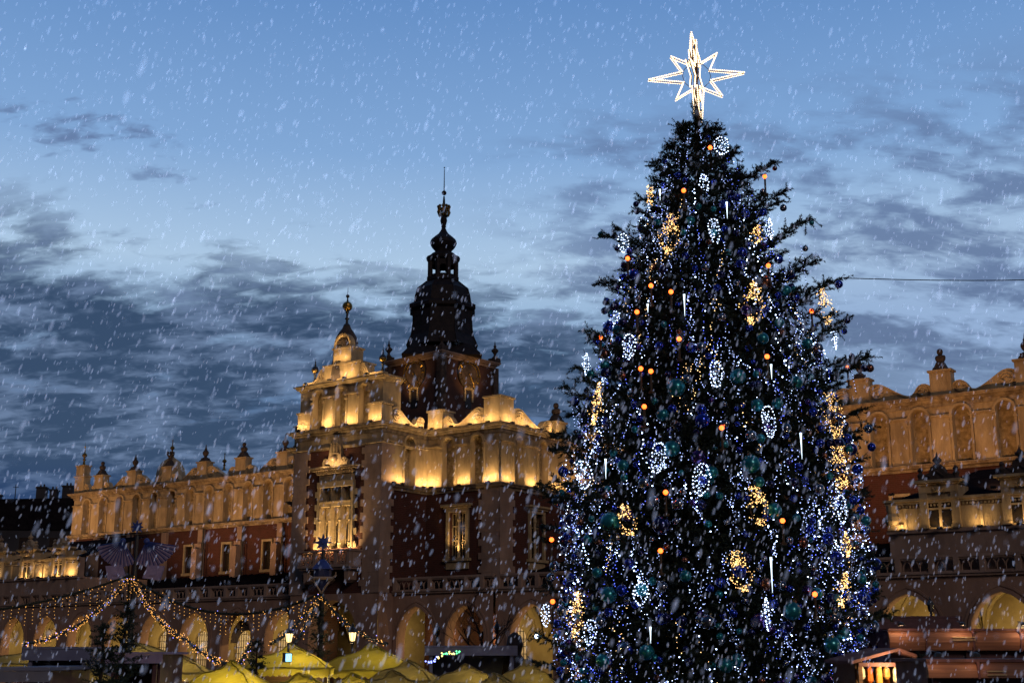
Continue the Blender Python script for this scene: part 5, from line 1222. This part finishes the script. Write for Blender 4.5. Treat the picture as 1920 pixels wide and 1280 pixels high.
TT = [(545,1206,1246,78,40,YEL,'bright yellow tent with a screen hung at its front corner',60),(694,1205,1250,90,42,YEL,'yellow tent to the right of the right lit lamp',30),(255,1204,1232,80,46,OLV,'sandy tent behind the firs under the fan mast',18),
 (62,1214,1240,66,44,OLV,'sandy tent at the far left behind the blue stall',14),(432,1238,1278,62,31,YEL,'yellow tent low in front of the small fir',40),(560,1262,1296,80,25,YEL,'nearest yellow tent at the bottom below the screen',26),
 (335,1226,1256,60,40,OLV,'sandy tent right of the firs under the steep garland',22),(660,1262,1300,70,27,YEL,'low yellow tent at the bottom below the right lamp',24),(762,1236,1270,60,36,OLV,'sandy tent left of the blue framed stall',12),
 (872,1244,1276,62,34,OLV,'sandy tent in front of the blue framed stall',16),(985,1236,1275,56,40,OLV,'sandy tent at the left foot of the big spruce',12),
 (735,1256,1292,66,29,OLV,'low sandy tent at the bottom below the left arch of the front',8),(160,1246,1280,60,31,OLV,'low sandy tent at the bottom left behind the broad fir',8),(470,1222,1250,56,45,OLV,'sandy tent just left of the bright yellow tent with the screen',8),(925,1262,1300,70,27,OLV,'low sandy tent at the bottom left of the spruce',8)]
for x, yp, ye, hw2, Yd, mt, lab, lt in TT: tent(x, yp, ye, hw2, Yd, mt, lab, lt)
# wall-mounted screen on the yellow tent
p = at(541,1232,36.5); e = empty('screen', tuple(p), .5); tag(e, 'small lit bluish screen hanging at the yellow tent', 'screen')
m = MB(); m.box(-.10,.10,0,.22,-.125,.125); m.box(-.02,.02,.02,.06,.14,1.0-.75+.14); m.build('casing', IRON, e)
m = MB(); m.box(-.085,.085,-.006,-.002,-.105,.105); m.build('display', glow('screen_glow',(.25,.60,.90),2.2,True), e)
def stall(x0, x1, ytop, Yd, lab, mroof, mbody, mfascia, depth=2.4, lit=0, col=(1,.6,.25), fasc=.35, gable=False, name='market_stall', goods=False):
    a = at(x0, ytop, Yd); b = at(x1, ytop, Yd); w = b.x-a.x; e = empty(name, (a.x, Yd, GZ)); tag(e, lab, 'stall', 'market stalls'); H_ = a.z-GZ
    m = MB()
    if gable: m.prism([(-.2,H_-.32),(w*.75,H_),(w+.2,H_-.2),(w+.2,H_-.26),(w*.75,H_-.07),(-.2,H_-.40)], -.4, depth+.2); ev = H_-.36
    else: m.prism([(-.15,H_),(w+.15,H_),(w+.15,H_+.06),(-.15,H_+.06)], -.35, depth); ev = H_
    m.build('roof', mroof, e)
    m = MB()
    if mfascia is ORW: m.xf = lambda x, y, z: (y, x, z); m.prism([(-.30,ev-.004),(-.40,ev-.06),(-.46,ev-.18),(-.46,ev-.32),(-.41,ev-fasc),(-.30,ev-fasc)], -.15, w+.15)
    else: m.box(-.15 if not gable else 0, w+(.15 if not gable else 0), -.33, -.28, ev-fasc, ev-.004)
    fo3 = m.build('fascia', mfascia, e)
    if mfascia is ORW:
        m = MB(); x = .9
        while x < w: m.box(x-.025, x+.025, -.475, -.30, ev-fasc-.02, ev+.01); x += 1.35
        m.build('fascia_batten', DWD, e)
        m = MB(); m.box(w*.26, w*.36, -.50, -.475, ev-.20, ev-.17); m.box(w*.26, w*.36, -.50, -.475, ev-.27, ev-.245); m.build('pale_slat', FRAME, e)
    m = MB()
    for x in np.linspace(.06, w-.06, max(2, int(w/1.8)+1)): m.box(x-.05, x+.05, -.22, -.12, 0, ev-.01)
    m.build('post', mbody, e)
    m = MB(); m.box(0,w,-.12,.5,.95,1.0); m.box(0.02,w-.02,-.10,-.06,0,.945); m.box(0,w,depth-.1,depth-.05,0,ev-.01); m.box(-.03,.02,.0,depth-.11,0,ev-.012); m.box(w-.02,w+.03,0,depth-.11,0,ev-.012); m.build('counter', mbody, e)
    if mfascia is ORW: m = MB(); m.box(.1, w-.1, -.10, -.05, 1.02, ev-fasc-.02); m.box(.0, w, -.14, -.101, (1.02+ev-fasc)/2-.04, (1.02+ev-fasc)/2+.04); m.build('shutter', DWD, e)
    if goods:
        q = random.Random(4); m = MB(); mats_ = [mat('ceramic_white',(.6,.58,.5),.3,col2=(.4,.38,.3),scale=5), mat('orange_cloth',(.55,.14,.02),.7,col2=(.35,.08,.01),scale=5), mat('amber_goods',(.6,.35,.1),.5,col2=(.35,.2,.05),scale=5)]
        for r_ in range(3):
            x = .15
            while x < w-.3:
                s_ = q.uniform(.12,.30); m.cm = q.choice([0,0,1,2]); m.box(x, x+s_, .9, 1.1, 1.35+r_*.42, 1.35+r_*.42+q.uniform(.15,.32)); x += s_+.04
        for k in range(int(w/.22)):
            m.cm = q.choice([1,2,0]); m.lathe([(.03,ev-.1),(.08,ev-.17),(.09,ev-.36-.1*(k%3)),(.04,ev-.42-.1*(k%3))], (.14+k*.22,-.05+.08*(k%2),0), 8)
        go = tag(m.build('goods', mats_, e), kind='stuff'); m = MB()
        for r_ in range(3): m.box(.05,w-.05,.85,1.15,1.31+r_*.42,1.345+r_*.42)
        m.build('shelf', mat_wood, e)
    if lit:
        n_ = max(1, int(w/1.6))
        for k in range(n_):
            l = bpy.data.lights.new('stall_lamp','POINT'); l.energy = lit; l.color = col; l.shadow_soft_size = .08
            o = bpy.data.objects.new('stall_lamp', l); sc.collection.objects.link(o); o.parent = e; o.location = (w*(k+.5)/n_, -.75 if gable else .25, ev-.12 if gable else ev-.25)
            bb = MB(); bb.ball((w*(k+.5)/n_, .25, ev-.12), .05, 8, 5); bb.build('stall_bulb', GB, e)
    return e
GBP = mat('grey_blue_board', (.16,.18,.30), .6, col2=(.11,.12,.22), scale=2); DWD = mat('dark_purple_wood', (.11,.045,.055), .7, col2=(.06,.025,.03), scale=3)
ORW = mat('varnished_fascia', (.27,.125,.07), .6, col2=(.13,.055,.035), scale=2.2, stretch=(.2,2,6))
stall(60,168,1216,36,'blue grey stall with wide fascia at lower left behind the firs',GBP,GBP,GBP,fasc=.30)
stall(806,962,1213,44,'blue grey framed stall between the tents left of the spruce',GBP,GBP,GBP,fasc=.26)
stall(215,300,1226,34,'violet roofed stall partly behind the firs',VIO,DWD,VIO,fasc=.22)
stall(20,90,1256,24,'pale blue canopy stall at the bottom left',WHT,DWD,WHT,fasc=.2,lit=2)
stall(1668,2080,1182,38,'long wooden stall with lit orange fascia under the right arches',DWD,DWD,ORW,fasc=.55)
stall(1740,2100,1240,28,'nearer wooden stall with lit orange fascia at the bottom right',DWD,DWD,ORW,fasc=.32)
stall(1602,1702,1214,34,'small gabled kiosk with brightly lit goods beside the spruce',DWD,mat_wood,DWD,fasc=.10,lit=110,gable=True,goods=True)
stall(1640,1790,1158,46,'dark unlit stall roof before the first right arch',DWD,DWD,DWD,fasc=.5)
# lamps that wash the orange fascias
for x0, x1, y, Yd, e_ in ((1690,1920,1176,38,16),(1760,1900,1236,28,5)):
    for k in range(3 if Yd > 30 else 2):
        p = at(x0+(x1-x0)*k/2, y, Yd-.75); l = bpy.data.lights.new('fascia_lamp','POINT'); l.energy = e_*.75; l.color = (1,.58,.30); l.shadow_soft_size = .05
        m = MB(); m.lathe([(.11,0),(.08,.07),(.02,.1)], (0,0,.06), 8); m.tube([(0,.0,.15),(0,.45,.18)], .012, 4)
        o2 = m.build('fascia_lamp', IRON, loc=p); tag(o2, f'small shaded lamp number {k+1} from left over the {"long" if Yd > 30 else "nearer"} orange fascia', 'lamp', 'lamps over the orange fascias')
        o = bpy.data.objects.new('fascia_lamp_light', l); sc.collection.objects.link(o); o.parent = o2
# coloured light string by the blue framed stall
m = MB(); rm4 = [glow('string_green',(.1,1,.3),3,False), glow('string_yellow',(1,.8,.2),3.5,False), glow('string_blue',(.2,.25,1),4,False), glow('string_red',(1,.2,.1),3,False)]
for k in range(26):
    u = k/25; p = at(800+62*u, 1238-20*u+3*math.sin(u*9), 41); m.cm = (2,2,1,0,1,0)[int(u*5.9)]; m.octa((p.x+random.gauss(0,.02),p.y,p.z+random.gauss(0,.03)), .03)
m.cm = 1; tag(m.build('coloured_light_string', rm4), 'short string of blue, yellow and green lights by the blue framed stall', 'light string')
# dark bear-like carved post beside the spruce (a wrapped ornament stand)
p = at(965,1165,46); m = MB(); m.lathe([(.35,0),(.32,.6),(.22,1.2),(.40,1.9),(.46,2.4),(.36,2.9),(.22,3.1),(.30,3.4),(.24,3.7),(.05,3.85)], seg=10); m.tube([(.3,-.1,2.6),(.8,-.2,2.3),(1.3,-.2,2.35)], .12, 6)
tag(m.build('carved_figure_post', DARKST, loc=(p.x,46,GZ)), 'dark carved post standing left of the spruce before the third arch', 'statue')

# ---------------------------------------------------------------- falling snow
SN = bpy.data.materials.new('falling_snow'); SN.use_nodes = True; t = SN.node_tree; t.nodes.clear()
tr = t.nodes.new('ShaderNodeBsdfTransparent'); df = t.nodes.new('ShaderNodeBsdfDiffuse'); tl = t.nodes.new('ShaderNodeBsdfTranslucent')
df.inputs[0].default_value = (.42,.43,.455,1); tl.inputs[0].default_value = (.42,.43,.455,1)
m1 = t.nodes.new('ShaderNodeMixShader'); m1.inputs[0].default_value = .5; t.links.new(df.outputs[0], m1.inputs[1]); t.links.new(tl.outputs[0], m1.inputs[2])
m2 = t.nodes.new('ShaderNodeAddShader'); t.links.new(tr.outputs[0], m2.inputs[0]); t.links.new(m1.outputs[0], m2.inputs[1])
oo = t.nodes.new('ShaderNodeOutputMaterial'); t.links.new(m2.outputs[0], oo.inputs[0])
r3 = np.random.default_rng(21); NF = 23000
d_ = 2.6+r3.random(NF)**.85*24; ang = r3.uniform(-.52,.52,NF); el = r3.uniform(-.10,.62,NF)
cx_ = d_*np.sin(ang); cy_ = d_*np.cos(ang); cz_ = EYE+d_*np.tan(el)
px_ = d_/2400; hl = np.clip(px_*r3.lognormal(1.20,.55,NF), .003, .040)*1.05; hw3 = hl*r3.uniform(.20,.38,NF)
# elongated falling clumps, leaning a little with the wind
ln = np.stack([.30+r3.normal(0,.12,NF), r3.normal(0,.15,NF), np.ones(NF)],1); ln /= np.linalg.norm(ln,axis=1)[:,None]
s1 = np.cross(ln, np.tile([0,1,0],(NF,1))); s1 /= np.linalg.norm(s1,axis=1)[:,None]; s2 = np.cross(ln, s1)
C0 = np.stack([cx_,cy_,cz_],1)
prof_ = [(-1,0),(-.62,.72),(.05,1.0),(.68,.66),(1,0)]; S6 = 6; RG = []
for a_z, a_r in prof_:
    RG.append([C0+(s1*math.cos(k*2*math.pi/S6)+s2*math.sin(k*2*math.pi/S6))*(hw3*a_r*r3.uniform(.75,1.2,NF))[:,None]+ln*(hl*a_z)[:,None] for k in range(S6)])
tris = []
for i_ in range(4):
    for k in range(S6):
        a, b, c, d = RG[i_][k], RG[i_][(k+1)%S6], RG[i_+1][(k+1)%S6], RG[i_+1][k]
        if i_ < 3: tris.append(np.stack([a,c,d],1))
        if i_ > 0: tris.append(np.stack([a,b,c],1))
        
so = trimesh('falling_snow', np.concatenate(tris), SN); tag(so, 'snowflakes falling through the air over the whole square', 'snow', kind='stuff')
